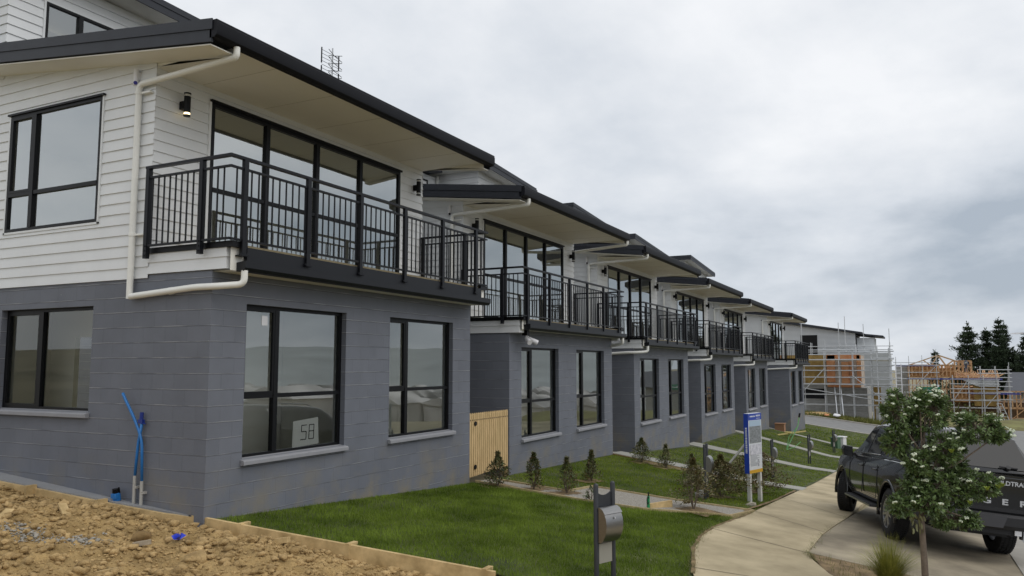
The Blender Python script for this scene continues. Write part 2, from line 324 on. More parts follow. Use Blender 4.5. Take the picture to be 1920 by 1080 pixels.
ribbon('near_side_kerb',[(61.8,22),(61.8,7.5),(61.9,2.9),(61.9,-1.5)],[(62.2,22),(62.2,7.5),(62.3,2.9),(62.3,-1.5)],.04,M['kerb'],n=1,thick=.1)
# lawn base sheets, one per plot
lawn=ribbon('lawn',[(7.2,7.8),(13.6,7.8),(22,7.8),(30,7.8),(39,7.8),(49,7.8),(61.8,7.8)],[(8.1,2.0),(13.6,3.1),(22,2.86),(30,2.76),(39,2.6),(49,2.5),(61.8,2.4)],.004,M['lawn'],n=20)
berm=ribbon('berm',[(7.0,-1.9),(9.0,-.45),(10.2,.45),(11.25,1.12),(12.57,1.53)],[(7.0,-1.99),(9.0,-1.25),(10.2,-1.25),(11.5,-1.25),(12.2,-1.25)],.012,M['soil'],n=6)
# paths up to the entrances
gp=ribbon('gravel_path',[(13.75,7.75),(13.68,6.05),(13.66,5.5),(13.8,4.4),(14.75,3.1)],[(14.3,7.75),(14.35,6.05),(15.45,5.95),(15.5,4.4),(15.85,2.9)],.02,M['gravel'])
ENT=[(21.75,22.75),(30.15,31.25),(38.4,39.5),(46.8,47.9)]
for a,b in ENT:
    ribbon('entrance_path',[(a,7.9),(a,6.5),(a+.05,4.5),(a+.1,2.75)],[(b,7.9),(b,6.5),(b+.05,4.5),(b+.1,2.75)],.035,M['lightpath'],n=3,thick=.1)
ribbon('concrete_apron',[(7.1,12.5),(7.1,11.2),(7.1,10),(7.1,9),(7.1,8.0)],[(6.69,12.5),(6.77,11.2),(6.87,10.1),(6.95,9),(7.1,8.03)],.03,M['slab'],n=3,thick=.1)

# ---------------------------------------------------------------- town houses
B=1.9           # house-local z of the photographer's eye level for the first house
class Fr:
    """a vertical plane: origin, direction u along it, outward normal d"""
    def __init__(s,o,u,d): s.o=Vector(o); s.u=Vector(u); s.d=Vector(d)
    def __call__(s,u,d,z): return s.o+s.u*u+s.d*d+Vector((0,0,z))
    def box(s,mb,u0,u1,d0,d1,z0,z1):
        a=s(u0,d0,z0); b=s(u1,d1,z1); mb.box(a,b)
def block_wall(mb,fr,u0,u1,z0,z1,ops,t=.19):
    us=sorted({u0,u1,*[o[0] for o in ops],*[o[1] for o in ops]}); zs=sorted({z0,z1,*[o[2] for o in ops],*[o[3] for o in ops]})
    for a,b in zip(us[:-1],us[1:]):
        for c,d in zip(zs[:-1],zs[1:]):
            um,zm=(a+b)/2,(c+d)/2
            if any(o[0]<um<o[1] and o[2]<zm<o[3] for o in ops): continue
            mb.quad(fr(a,0,c),fr(b,0,c),fr(b,0,d),fr(a,0,d)); mb.quad(fr(a,-t,c),fr(a,-t,d),fr(b,-t,d),fr(b,-t,c))
    for a,b,c,d in [o[:4] for o in ops]:
        mb.quad(fr(a,0,c),fr(a,-t,c),fr(b,-t,c),fr(b,0,c)); mb.quad(fr(a,0,d),fr(b,0,d),fr(b,-t,d),fr(a,-t,d))
        mb.quad(fr(a,0,c),fr(a,0,d),fr(a,-t,d),fr(a,-t,c)); mb.quad(fr(b,0,c),fr(b,-t,c),fr(b,-t,d),fr(b,0,d))
def boards(mb,fr,u0,u1,z0,z1,ops=(),sp=.15,m0=0,m1=0,ztop=None,zk=None):
    """bevel-back weatherboards: every board leans out at its foot; m0/m1 = +1 for an outer corner at that end"""
    n=int(math.ceil((z1-z0)/sp-1e-6))
    for k in range(n):
        a=z0+k*sp; b=min(a+sp,z1); cuts=sorted({a,b,*[z for o in ops for z in (o[2],o[3]) if a<z<b],*([zk] if zk and a<zk<b else [])})
        for c,d in zip(cuts[:-1],cuts[1:]):
            segs=[(u0,u1,m0,m1)]
            for o in ops:
                if o[2]<(c+d)/2<o[3]:
                    ns=[]
                    for s in segs:
                        if o[1]<=s[0] or o[0]>=s[1]: ns.append(s); continue
                        if o[0]>s[0]: ns.append((s[0],o[0],s[2],0))
                        if o[1]<s[1]: ns.append((o[1],s[1],0,s[3]))
                    segs=ns
            pr=lambda z:.022-.017*(z-a)/sp
            for s in segs:
                uc0=s[0]-s[2]*pr(c); ud0=s[0]-s[2]*pr(d); uc1=s[1]+s[3]*pr(c); ud1=s[1]+s[3]*pr(d)
                if ztop:      # raking top edge: ztop(z)= u where the soffit meets that height
                    uc0=max(uc0,ztop(c)); ud0=max(ud0,ztop(d))
                    if uc0>=uc1: continue
                mb.quad(fr(uc0,pr(c),c),fr(uc1,pr(c),c),fr(ud1,pr(d),d),fr(ud0,pr(d),d))
                if c==a: mb.quad(fr(uc0,0,c),fr(uc1,0,c),fr(uc1,pr(c),c),fr(uc0,pr(c),c))
    return mb
def window(parent,fr,u0,u1,z0,z1,mulls,transom,d=0,fw=.045,dep=.06,name='window',sashes=(),gm='glass'):
    mb=MB()
    fr.box(mb,u0,u1,d-dep,d,z0,z0+fw); fr.box(mb,u0,u1,d-dep,d,z1-fw,z1); fr.box(mb,u0,u0+fw,d-dep,d,z0+fw,z1-fw); fr.box(mb,u1-fw,u1,d-dep,d,z0+fw,z1-fw)
    cols=[u0+fw]
    for m in mulls:
        fr.box(mb,m-.04,m+.04,d-dep,d+.012,z0+fw,z1-fw); cols+=[m-.04,m+.04]
    cols.append(u1-fw); cols=[(cols[i],cols[i+1]) for i in range(0,len(cols),2)]
    panes=[]
    for i,(a,b) in enumerate(cols):
        if transom:
            fr.box(mb,a,b,d-dep,d+.004,transom-.028,transom+.028)
            panes+=[(a,b,z0+fw,transom-.028),(a,b,transom+.028,z1-fw)]
        else: panes.append((a,b,z0+fw,z1-fw))
        if i in sashes:   # opening sash: a second frame inside
            za=(transom+.028) if transom else z0+fw
            for q in ((a,b,za,za+.035),(a,b,z1-fw-.035,z1-fw),(a,a+.035,za+.035,z1-fw-.035),(b-.035,b,za+.035,z1-fw-.035)):
                fr.box(mb,q[0],q[1],d-.03,d+.008,q[2],q[3])
    w=mb.build(name,M['black'],parent,bevel=0)
    for a,b,c,e in panes:
        p=MB(); Q=[fr(a,d-.03,c),fr(b,d-.03,c),fr(b,d-.03,e),fr(a,d-.03,e)]
        if fr.u.cross(Vector((0,0,1))).dot(fr.d)<0: Q=Q[::-1]
        p.quad(*Q); p.build('pane',M[gm],w)
    return w
def sill(parent,fr,u0,u1,z,out=.07):
    mb=MB(); mb.prism([fr(u0-.03,-.10,z+.012),fr(u0-.03,out-.02,z-.012),fr(u0-.03,out,z-.025),fr(u0-.03,out,z-.075),fr(u0-.03,.0015,z-.085),fr(u0-.03,.0015,z-.02),fr(u0-.03,-.1,z-.01)],fr.u*(u1-u0+.06))
    return mb.build('sill',M['sill'],parent,fix=True,bevel=.006)
def lamp(parent,fr,u,z0,z1,lit):
    mb=MB(); c=fr(u,.135,0)
    fr.box(mb,u-.035,u+.035,.022,.10,(z0+z1)/2-.06,(z0+z1)/2+.05)
    for a,b,r in ((z0,z0+.02,.047),(z0+.05,z1-.05,.045),(z1-.02,z1,.047)): mb.cyl(c+Vector((0,0,a)),c+Vector((0,0,b)),r,18)
    o=mb.build('wall_lamp',M['black'],parent,smooth=R(40))
    g=MB(); g.cyl(c+Vector((0,0,z0+.02)),c+Vector((0,0,z0+.05)),.04,16); g.build('lens',M['lens_lit'] if lit else M['lens'],o,smooth=R(40))
    g=MB(); g.cyl(c+Vector((0,0,z1-.05)),c+Vector((0,0,z1-.02)),.04,16); g.build('lens',M['lens'],o,smooth=R(40))
M['lens']=mat('lamp_lens',(.55,.55,.52),.2)
M['lens_lit']=mat('lit_lamp_lens',(.8,.7,.5),.3,emit=(1,.78,.42,3.0))
M['blue_lens']=mat('blue_lens',(.03,.03,.25),.15)
M['whiteplastic']=mat('white_plastic',(.74,.74,.76),.4)
M['jointline']=mat('soffit_joint',(.50,.48,.42),.7)
HOUSES=[ # corner x,y, height step, roof x0,x1, gutter y, balcony drop, label
 (7.10,7.78,0,-.45,6.66,-.33,0,'nearest grey and white town house, its whole side wall and number 58 window in view'),
 (15.24,7.78,-.40,-.40,6.52,-.47,-.09,'second town house along the row, beside the timber gate, twin floodlight under its balcony'),
 (23.45,7.70,-.58,-.40,6.52,-.47,-.09,'third town house along the row, the one two brown bushes stand in front of'),
 (31.65,7.65,-.76,-.40,6.52,-.42,-.06,'fourth town house along the row, directly behind the blue edged sign board'),
 (39.95,7.47,-.96,-.40,6.52,-.33,-.03,'fifth town house along the row, one before the farthest'),
 (48.90,6.65,-1.14,-.40,6.55,-.25,-.02,'farthest town house of the row, at the side street corner facing the scaffolding'),
]
def pipe_pts(pts,r=.12,n=5):
    """round the corners of a polyline"""
    P=[Vector(p) for p in pts]; out=[P[0]]
    for i in range(1,len(P)-1):
        a=(P[i-1]-P[i]); b=(P[i+1]-P[i]); ra=min(r,a.length*.45,b.length*.45); a=P[i]+a.normalized()*ra; b=P[i]+b.normalized()*ra
        for k in range(n+1):
            t=k/n; out.append(a*(1-t)**2+P[i]*2*t*(1-t)+b*t*t)
    return out+[P[-1]]
def slab_roof(parent,x0,x1,y0,z0,y1,z1,th,name,m,steps=True):
    """sheet roof sloping along y"""
    mb=MB(); mb.prism([(x0,y0,z0),(x0,y1,z1),(x0,y1,z1-th),(x0,y0,z0-th)],(x1-x0,0,0))
    n=int((x1-x0)/.38)
    for k in range(n+1):
        x=x0+.02+k*(x1-x0-.06)/n; mb.prism([(x,y0-.02,z0),(x,y1,z1),(x,y1,z1+.028),(x,y0-.02,z0+.028)],(.03,0,0))
    return mb.build(name,m,parent,fix=True)
for hi,(hx,hy,dz,rx0,rx1,gyv,bdz,lab) in enumerate(HOUSES):
    house=thing('town_house',lab,'house',(hx,hy,dz-B),0,'terraced town houses in one row')
    WID=6.45; UY=1.17           # width; set-back of the upper floor
    front=Fr((0,0,0),(1,0,0),(0,-1,0)); side=Fr((0,0,0),(0,1,0),(-1,0,0)); upf=Fr((0,UY,0),(1,0,0),(0,-1,0)); right=Fr((WID,0,0),(0,1,0),(1,0,0))
    ZF=3.08                    # underside of the upper floor
    fops=[(.59,2.64,.70,2.70),(3.78,5.80,.70,2.70)]
    sops=[(2.23,4.30,1.27,2.71)] if hi==0 else []
    w=MB(); block_wall(w,front,0,WID,-1.6,ZF,fops); block_wall(w,side,0,13,-1.6,ZF,sops); block_wall(w,right,0,13,-1.6,ZF,[])  # side walls run on unseen behind the roof, to darken the alleys
    w.build('block_wall',M['block'],house)
    for a,b,c,d in fops:
        mu=a+(.65 if a<1 else .6); 
        ww=window(house,front,a,b,c,d,[mu],c+.79,d=-.085,sashes=(0,))
        sill(ww,front,a,b,c)
    if hi==0:
        a,b,c,d=sops[0]; ww=window(house,side,a,b,c,d,[3.46],None,d=-.085,sashes=(1,),gm='glass_clear'); sill(ww,side,a,b,c)
        st=MB(); st.quad(front(.98,-.112,2.44),front(1.09,-.112,2.44),front(1.09,-.112,2.57),front(.98,-.112,2.57)); st.build('sticker',M['whiteplastic'],house)
    # interiors
    inn=MB(); x0,x1,y0,y1=.192,WID-.192,.192,1.75
    inn.quad((x0,y1,-.2),(x1,y1,-.2),(x1,y1,2.95),(x0,y1,2.95)); inn.quad((x0,y0,2.95),(x0,5,2.95),(x1,5,2.95),(x1,y0,2.95))
    inn.box((3.15,.25,-.2),(3.28,1.74,2.94))
    # room behind the side window, with a doorway in its far wall
    for a,b,c,d in ((1.9,3.75,-.2,2.95),(3.75,4.4,2.35,2.95),(4.4,5.0,-.2,2.95)): inn.quad((1.25,a,c),(1.25,b,c),(1.25,b,d),(1.25,a,d))
    inn.quad((x0,1.9,-.2),(1.75,1.9,-.2),(1.75,1.9,2.95),(x0,1.9,2.95)); inn.quad((x0,5,-.2),(1.75,5,-.2),(1.75,5,2.95),(x0,5,2.95))
    ux0,ux1,uy0,uy1=.03,WID-.03,UY+.1,6.2
    [inn.quad((a,uy1,c),(b,uy1,c),(b,uy1,d),(a,uy1,d)) for a,b,c,d in ((ux0,3.6,3.4,5.75),(3.6,5.6,5.4,5.75),(3.6,5.6,3.4,4.1),(5.6,ux1,3.4,5.75))]; inn.quad((ux0,uy0,5.74),(ux0,uy1,5.74),(ux1,uy1,5.74),(ux1,uy0,5.74))  # gap left in the upstairs back wall to let sky light in
    inn.quad((ux1,uy0,3.4),(ux1,uy1,3.4),(ux1,uy1,5.75),(ux1,uy0,5.75)); inn.quad((x1,y0,-.2),(x1,y1,-.2),(x1,y1,2.95),(x1,y0,2.95))
    inn.build('interior_wall',M['inner'],house)
    fl=MB(); fl.quad((x0,y0,.02),(x1,y0,.02),(x1,5,.02),(x0,5,.02)); fl.build('interior_floor',M['innerfloor'],house); fl=MB(); fl.quad((ux0,uy0,3.39),(ux1,uy0,3.39),(ux1,uy1,3.39),(ux0,uy1,3.39)); fl.build('interior_floor',M['innerfloor'],house)
    # upper floor weatherboards
    SZ=5.90                    # soffit level at the facade
    dops=[(.93,5.65,3.40,5.69)]
    suo=[(2.23,5.0,4.89-1.01,5.64)] if False else ([(2.22,5.02-.02,3.87,5.655)] if hi==0 else [])
    suo=[(2.22,4.32,3.87,5.655)] if hi==0 else []
    rk0=6.03+.116*(UY-gyv)-.24
    rake=lambda z: UY+(z-rk0)/.116 if z>rk0 else -9
    wb=MB(); boards(wb,upf,0,WID,3.40,SZ+.05,dops,m0=1,m1=1)
    boards(wb,side,UY,8,3.04,6.6,suo,m0=1,ztop=rake,zk=rk0); boards(wb,right,UY,8,3.04,6.6,m0=1,ztop=rake,zk=rk0)
    # boxed balcony returns
    boards(wb,side,-.23,UY,3.09+bdz,3.40+bdz,m0=1); boards(wb,right,-.23,UY,3.09+bdz,3.40+bdz,m0=1)
    boards(wb,Fr((0,-.23,0),(1,0,0),(0,-1,0)),0,.20,3.09+bdz,3.40+bdz,m0=1); boards(wb,Fr((0,-.23,0),(1,0,0),(0,-1,0)),WID-.2,WID,3.09+bdz,3.40+bdz,m1=1)
    wb.quad((-.02,-.25,3.085+bdz),(-.02,UY,3.085+bdz),(.2,UY,3.085+bdz),(.2,-.25,3.085+bdz))
    # corner boxing
    wb.build('weatherboard_wall',M['board'],house)
    if hi==0:
        a,b,c,d=suo[0]; ww=window(house,side,a,b,c,d,[3.72],4.43,d=.03,sashes=(1,),gm='glass_up')
        f=MB(); side.box(f,a-.05,b+.05,.0,.055,d,d+.03); f.build('head_flashing',M['black'],ww)
        f=MB(); side.box(f,a-.035,a-.002,0,.03,c-.03,d); side.box(f,b+.002,b+.035,0,.03,c-.03,d); side.box(f,a-.035,b+.035,0,.03,c-.032,c-.002); f.build('facing',M['board'],ww)
    dd=window(house,upf,*dops[0],[2.05,3.22,4.40],4.42,d=.03,fw=.06,name='sliding_door',sashes=(),gm='glass_up')
    f=MB(); upf.box(f,.90,5.68,0,.06,5.69,5.725); f.build('head_flashing',M['black'],dd)
    f=MB(); upf.box(f,.885,.925,0,.03,3.40,5.69); upf.box(f,5.655,5.69,0,.03,3.40,5.69); f.build('facing',M['board'],dd)
    # balcony floor, front panel and gutter
    FZ=3.40+bdz
    mb=MB(); mb.box((.02,-.30,FZ-.03),(WID-.02,UY+.05,FZ-.004 if hi else FZ+.006)); bal=mb.build('balcony_floor',M['decking'],house)
    mb=MB(); mb.box((.21,-.365,FZ-.24),(WID-.21,-.31,FZ-.032)); mb.build('front_panel',M['charcoal'],bal)
    mb=MB(); mb.box((.0,-.31,FZ-.40),(WID,1.0,FZ-.25)); mb.build('balcony_beam',M['charcoal'],bal) if False else None
    mb=MB(); mb.prism([(.1,-.30,3.06),(.1,-.42,3.06),(.1,-.455,3.10),(.1,-.455,3.185),(.1,-.43,3.185),(.1,-.30,3.17)],(WID-.1,0,0)); mb.build('balcony_gutter',M['charcoal'],bal,fix=True)
    mb=MB(); mb.quad((.0,-.30,3.07),(WID,-.30,3.07),(WID,0.0,3.07),(0,0,3.07)); mb.quad((.0,-.30,3.07),(WID,-.30,3.07),(WID,-.30,FZ-.03),(0,-.30,FZ-.03)); mb.build('balcony_lining',M['soffit'],bal)
    if hi==1: mb=MB(); mb.box((.2,-.372,3.17),(WID-.2,-.302,3.40+bdz-.16)); mb.build('white_fascia',M['board'],bal)
    for a,b in ((-.03,.22),(WID-.22,WID+.03)):
        mb=MB(); mb.box((a,-.36,FZ-.045),(b,UY,FZ+.03)); mb.build('edge_trim',M['black'],bal)
    # balustrade
    XL,XR,YF,ZT=-.10,WID-.02,-.365,4.50+bdz
    rl=MB()
    for z,h,wd in ((ZT,.035,.06),(ZT-.14,.025,.04),(FZ+.06,.025,.04)):
        rl.box((XL-wd/2,YF-wd/2,z-h),(XR+wd/2,YF+wd/2,z)); rl.box((XL-wd/2,YF+wd/2,z-h),(XL+wd/2,UY-.03,z)); rl.box((XR-wd/2,YF+wd/2,z-h),(XR+wd/2,UY-.03,z))
    rail=rl.build('balustrade',M['rail'],house)
    posts=[(x,YF-.05,1) for x in (.13,1.30,2.47,3.64,4.81,6.0)]+[(XL-.0,.12,0),(XL-.0,1.10,0),(XR+.0,.12,0),(XR,1.1,0)]
    for x,y,fr_ in posts:
        p=MB(); sgn=-1 if x<1 else 1
        if fr_: p.box((x-.035,YF-.032,3.26+bdz),(x+.035,YF+.018,ZT-.036)); p.box((x-.06,YF-.05,3.245+bdz),(x+.06,YF+.06,3.262+bdz)); [p.cyl((x+s,YF-.02,3.262+bdz),(x+s,YF-.02,3.285+bdz),.012,6) for s in (-.045,.045)]
        else: p.box((x-.03,y-.03,3.28+bdz),(x+.03,y+.03,ZT-.036)); [p.cyl((x+sgn*.03,y,3.32+k*.06),(x+sgn*.04,y,3.32+k*.06),.01,6) for k in range(3)]
        p.build('post',M['rail'],rail)
    bb=MB()
    n=52
    for k in range(n):
        x=XL+.1+k*(XR-XL-.2)/(n-1)
        if any(abs(x-q[0])<.05 for q in posts if q[2]): continue
        bb.box((x-.008,YF-.008,FZ+.06),(x+.008,YF+.008,ZT-.165))
    for xx in (XL,XR):
        for k in range(13):
            y=YF+.11+k*(UY-.15-YF-.11)/12
            bb.box((xx-.008,y-.008,FZ+.06),(xx+.008,y+.008,ZT-.165))
    bb.build('baluster',M['rail'],rail)
    # lower roof
    g0=gyv; Zg=6.03
    rz=lambda y: Zg+.116*(y-g0)
    rf=slab_roof(house,rx0,rx1,g0-.02,rz(g0-.02)+.02,8.2,rz(8.2)+.02,.03,'roof',M['roof'])
    for xa,xb,xc in ((rx0-.0,rx0+.03,rx0-.014),(rx1-.03,rx1,rx1+.0)):
        mb=MB(); mb.prism([(xa,g0+.0,rz(g0)-.01),(xa,8.2,rz(8.2)-.01),(xa,8.2,rz(8.2)-.225),(xa,g0+.0,rz(g0)-.225)],(xb-xa,0,0))
        mb.prism([(xc,g0-.02,rz(g0)+.06),(xc,8.2,rz(8.2)+.06),(xc,8.2,rz(8.2)-.075),(xc,g0-.02,rz(g0)-.075)],(.014,0,0))
        mb.build('barge_board',M['roof'],rf,fix=True)
    mb=MB(); prof=[(0,.0),(-.02,.045),(-.112,.045),(-.122,.035),(-.122,.01),(-.130,.0),(-.130,-.10),(-.118,-.145),(-.08,-.172),(0,-.18)]
    mb.prism([(rx0+.0,g0+p[0]+.03,Zg+p[1]) for p in prof],(rx1-rx0,0,0)); mb.build('gutter',M['gutter'],rf,fix=True,smooth=R(20))
    mb=MB(); ys=g0+.04
    mb.box((.0,ys,SZ-.012),(WID,UY-.001,SZ+.004))
    for xa,xb in ((rx0+.031,-.001),(WID+.001,rx1-.031)):
        mb.prism([(xa,ys,rz(ys)-.24),(xa,8.1,rz(8.1)-.24),(xa,8.1,rz(8.1)-.255),(xa,ys,rz(ys)-.255)],(xb-xa,0,0))
    for xa in (-.0005,WID-.0035):
        mb.prism([(xa,ys,rz(ys)-.25),(xa,UY,rz(UY)-.25),(xa,UY,SZ),(xa,ys,SZ)],(.004,0,0))
    sf=mb.build('soffit',M['soffit'],rf)
    mb=MB()
    for k in range(1,6): x=rx0+k*1.2; mb.box((x-.004,ys+.01,SZ-.0145),(x+.004,UY-.03,SZ-.0122))
    mb.build('sheet_joint',M['jointline'],sf)
    mb=MB(); n=19
    for k in range(n): x=rx0+.12+k*(rx1-rx0-.2)/(n-1); mb.cyl((x,g0+.03,rz(g0)+.045),(x,g0+.03,rz(g0)+.075),.011,6)
    mb.build('roof_screw',M['charcoal'],rf)
    # rain-water pipes
    pr=.042
    dp=MB(); dp.tube(pipe_pts([(-.07,g0-.03,Zg-.17),(-.07,g0-.03,Zg-.30),(-.07,1.42,Zg-.36),(-.07,1.42,2.77)],.10),pr,12)
    for z in (5.55,3.62): dp.tube([(-.07,1.42,z-.02),(-.07,1.42,z+.02)],pr+.007,12); dp.box((-.07,1.37,z-.012),(-.0,1.2,z+.012))
    dp.build('downpipe',M['pvc'],house,smooth=R(40))
    dp=MB(); dp.tube(pipe_pts([(.14,-.40,3.07),(.14,-.40,2.90),(-.05,-.12,2.87),(-.08,.2,2.87),(-.07,1.40,2.80)],.12),pr,12); dp.tube([(-.06,.62,2.845),(-.06,.68,2.842)],pr+.006,12)
    if hi!=1: dp.build('downpipe',M['pvc'],house,smooth=R(40))
    if hi in (1,):
        dp=MB(); dp.tube(pipe_pts([(WID+.02,g0-.03,Zg-.17),(WID+.02,g0-.03,Zg-.28),(WID+.07,1.45,Zg-.40)],.1),pr,12); dp.build('downpipe',M['pvc'],house,smooth=R(40)); dp=MB(); dp.tube(pipe_pts([(WID-.2,-.40,3.07),(WID-.2,-.40,2.92),(WID-.05,-.1,2.86),(WID+.08,.4,2.86)],.1),pr,12); dp.build('downpipe',M['pvc'],house,smooth=R(40))
    # lamps and camera
    lamp(house,upf,.40,5.31,5.64,hi==0); lamp(house,upf,6.14,5.31,5.64,False)
    c=MB(); c.tube([(-.06,1.50,5.68),(-.06,1.50,5.90)],.035,14); c.box((-.04,1.47,5.76),(.0,1.53,5.86)); sc_=c.build('security_camera',M['whiteplastic'],house,smooth=R(40))
    c=MB(); c.cyl((-.085,1.475,5.70),(-.10,1.46,5.695),.026,14); c.build('lens',M['blue_lens'] if hi==0 else M['black'],sc_)
    if hi==1:
        c=MB(); c.box((.42,-.22,2.95),(.54,-.10,3.066)); fl_=c.build('floodlight',M['black'],house)
        for s in (-1,1):
            c=MB(); c.tube([(.48,-.16,2.97),(.48+s*.10,-.22,2.88)],.018,8); c.tube([(.48+s*.08,-.20,2.90),(.48+s*.13,-.27,2.84),(.48+s*.19,-.35,2.79)],[.03,.055,.06],14); c.build('lamp_head',M['whiteplastic'],fl_,smooth=R(40))
    # top storey -------------------------------------------------------
    def top_roof(x0,x1,y0,y1,z0,sl,th=.21,ov=.0):
        z1=z0+sl*(x1-x0)
        mb=MB(); mb.prism([(x0,y0,z0),(x1,y0,z1),(x1,y0,z1-.05),(x0,y0,z0-.05)],(0,y1-y0,0)); r=mb.build('upper_roof',M['roof'],house,fix=True)
        mb=MB(); mb.prism([(x0-.012,y0-.012,z0+.03),(x1+.012,y0-.012,z1+.03),(x1+.012,y0-.012,z1-.08),(x0-.012,y0-.012,z0-.08)],(0,.010,0))
        mb.prism([(x0+.01,y0+.001,z0-.052),(x1-.01,y0+.001,z1-.052),(x1-.01,y0+.001,z1-th),(x0+.01,y0+.001,z0-th)],(0,.025,0))
        mb.box((x0-.012,y0,z0-.08),(x0-.002,y1,z0+.03)); mb.box((x0+.001,y0+.03,z0-th),(x0+.025,y1,z0-.052)); mb.box((x1+.002,y0,z1-.16),(x1+.10,y1,z1-.01))
        mb.build('barge_board',M['roof'],r,fix=True)
        mb=MB(); mb.prism([(x0+.03,y0+.03,z0-th+.03),(x1,y0+.03,z1-th+.03),(x1,y0+.03,z1-th+.02),(x0+.03,y0+.03,z0-th+.02)],(0,y1-y0-.1,0)); mb.build('soffit',M['soffit'],r,fix=True)
        return r
    L_=lambda x,y,z:(x-hx,y-hy,z-dz+B)
    if hi==0:
        U=Fr(L_(7.1,12.4,0)[:2]+(0,),(1,0,0),(0,-1,0)); zt=L_(0,0,6.30)[2]
        o=[(.58,2.55,L_(0,0,5.10)[2],L_(0,0,5.90)[2])]
        mb=MB(); boards(mb,U,0,4.6,6.3,8.25,o,m0=1,m1=1); boards(mb,Fr((0,4.62,0),(0,1,0),(-1,0,0)),0,3,6.3,8.25,m0=1)
        boards(mb,Fr((4.6,4.62,0),(0,1,0),(1,0,0)),0,3,6.3,8.25,m0=1)
        mb.build('upper_storey_wall',M['board'],house)
        ww=window(house,U,*o[0],[1.18],None,d=.03)
        f=MB(); U.box(f,o[0][0]-.035,o[0][0]-.002,0,.03,o[0][2],o[0][3]); f.build('facing',M['board'],ww)
        top_roof(-.42,4.95,4.08,9,8.52,-.03)
        mb=MB(); mb.quad((.1,6.6,6.7),(4.5,6.6,6.7),(4.5,6.6,8.2),(.1,6.6,8.2)); mb.build('interior_wall',M['inner'],house)
    else:
        # x of the projecting wall, its front y, roof left/right/front/top z
        P={1:(19.10,10.74,18.62,22.0,10.3,5.655),2:(26.1,11.05,25.74,30.2,10.6,5.715),3:(33.1,11.05,32.71,38.4,10.6,5.64),4:(41.0,10.62,40.62,46.15,10.2,5.665),5:(51.5,10.4,51.1,54.9,9.95,4.2)}[hi]
        xl,yw,rl0,rl1,ry,rzt=P; zt=L_(0,0,rzt)[2]
        a=L_(xl,yw,0); b=rl1-hx-.35
        mb=MB(); zb=6.05
        boards(mb,Fr((a[0],a[1],0),(1,0,0),(0,-1,0)),0,b-a[0],zb,zt-.19-.066*(b-a[0])-.02,m0=1,m1=1)
        boards(mb,Fr((a[0],a[1],0),(0,1,0),(-1,0,0)),0,3,zb,zt-.2,m0=1); boards(mb,Fr((b,a[1],0),(0,1,0),(1,0,0)),0,3,zb,zt-.19-.066*(b-a[0]),m0=1)
        # raking strip under the soffit
        h1=.066*(b-a[0])
        mb.add([(a[0]-.004,a[1]-.004,zt-.2),(b,a[1]-.004,zt-.2-h1-.03),(b,a[1]-.004,zt-.2-h1-.06),(a[0]-.004,a[1]-.004,zt-.2-h1-.06)],[(0,3,2,1)])
        rc=Fr((0,12.0-hy,0),(1,0,0),(0,-1,0)); 
        if hi<5: boards(mb,rc,.4,a[0]-.02,zb,zt-.35)
        mb.build('upper_storey_wall',M['board'],house)
        top_roof(rl0-hx,rl1-hx,ry-hy,ry-hy+4,zt,-.066)
        if hi<5:
            mb=MB(); mb.prism([(.0,11.6-hy,zt-.15),(rl0-hx-.02,11.6-hy,zt-.15),(rl0-hx-.02,11.6-hy,zt-.3),(0,11.6-hy,zt-.3)],(0,2.6,0)); mb.build('upper_roof',M['roof'],house,fix=True)
        if hi==1:
            window(house,rc,1.4,3.2,zb+.3,zt-.5,[2.2],None,d=.03)
            dp=MB(); dp.tube([(3.62,12-hy-.07,zb),(3.62,12-hy-.07,zt-.3)],.04,10); dp.build('downpipe',M['pvc'],house,smooth=True)
        if hi in (2,):
            window(house,rc,.5,2.3,zb+.2,zt-.5,[1.2],None,d=.03)
    if hi==0:
        # TV aerial on the roof
        ax,ay=L_(13.0,10.9,0)[:2]; zr=rz(ay)
        m_=MB(); m_.tube([(ax,ay,zr-.05),(ax,ay,L_(0,0,6.78)[2])],.016,8); 
        zb=L_(0,0,5.98)[2]; zt2=L_(0,0,6.72)[2]
        ae=m_.build('tv_aerial',M['galv'],house)
        g=MB()
        for s in (-.28,.28):
            g.beam((ax+s,ay+.06,zb),(ax+s,ay+.06,(zb+zt2)/2-.03),.02,.02); g.beam((ax+s,ay+.06,(zb+zt2)/2+.03),(ax+s,ay+.06,zt2),.02,.02)
        for k in range(9):
            z=zb+.05+k*(zt2-zb-.1)/8; g.tube([(ax-.28,ay+.06,z),(ax+.28,ay+.06,z)],.005,5)
        for k in range(4):
            z=zb+.12+k*(zt2-zb-.24)/3
            for s in (-1,1): g.tube([(ax,ay-.05,z),(ax+s*.22,ay-.08,z+.07)],.007,5); g.tube([(ax,ay-.05,z),(ax+s*.22,ay-.08,z-.07)],.007,5)
        g.build('reflector_grid',M['charcoal'],ae)

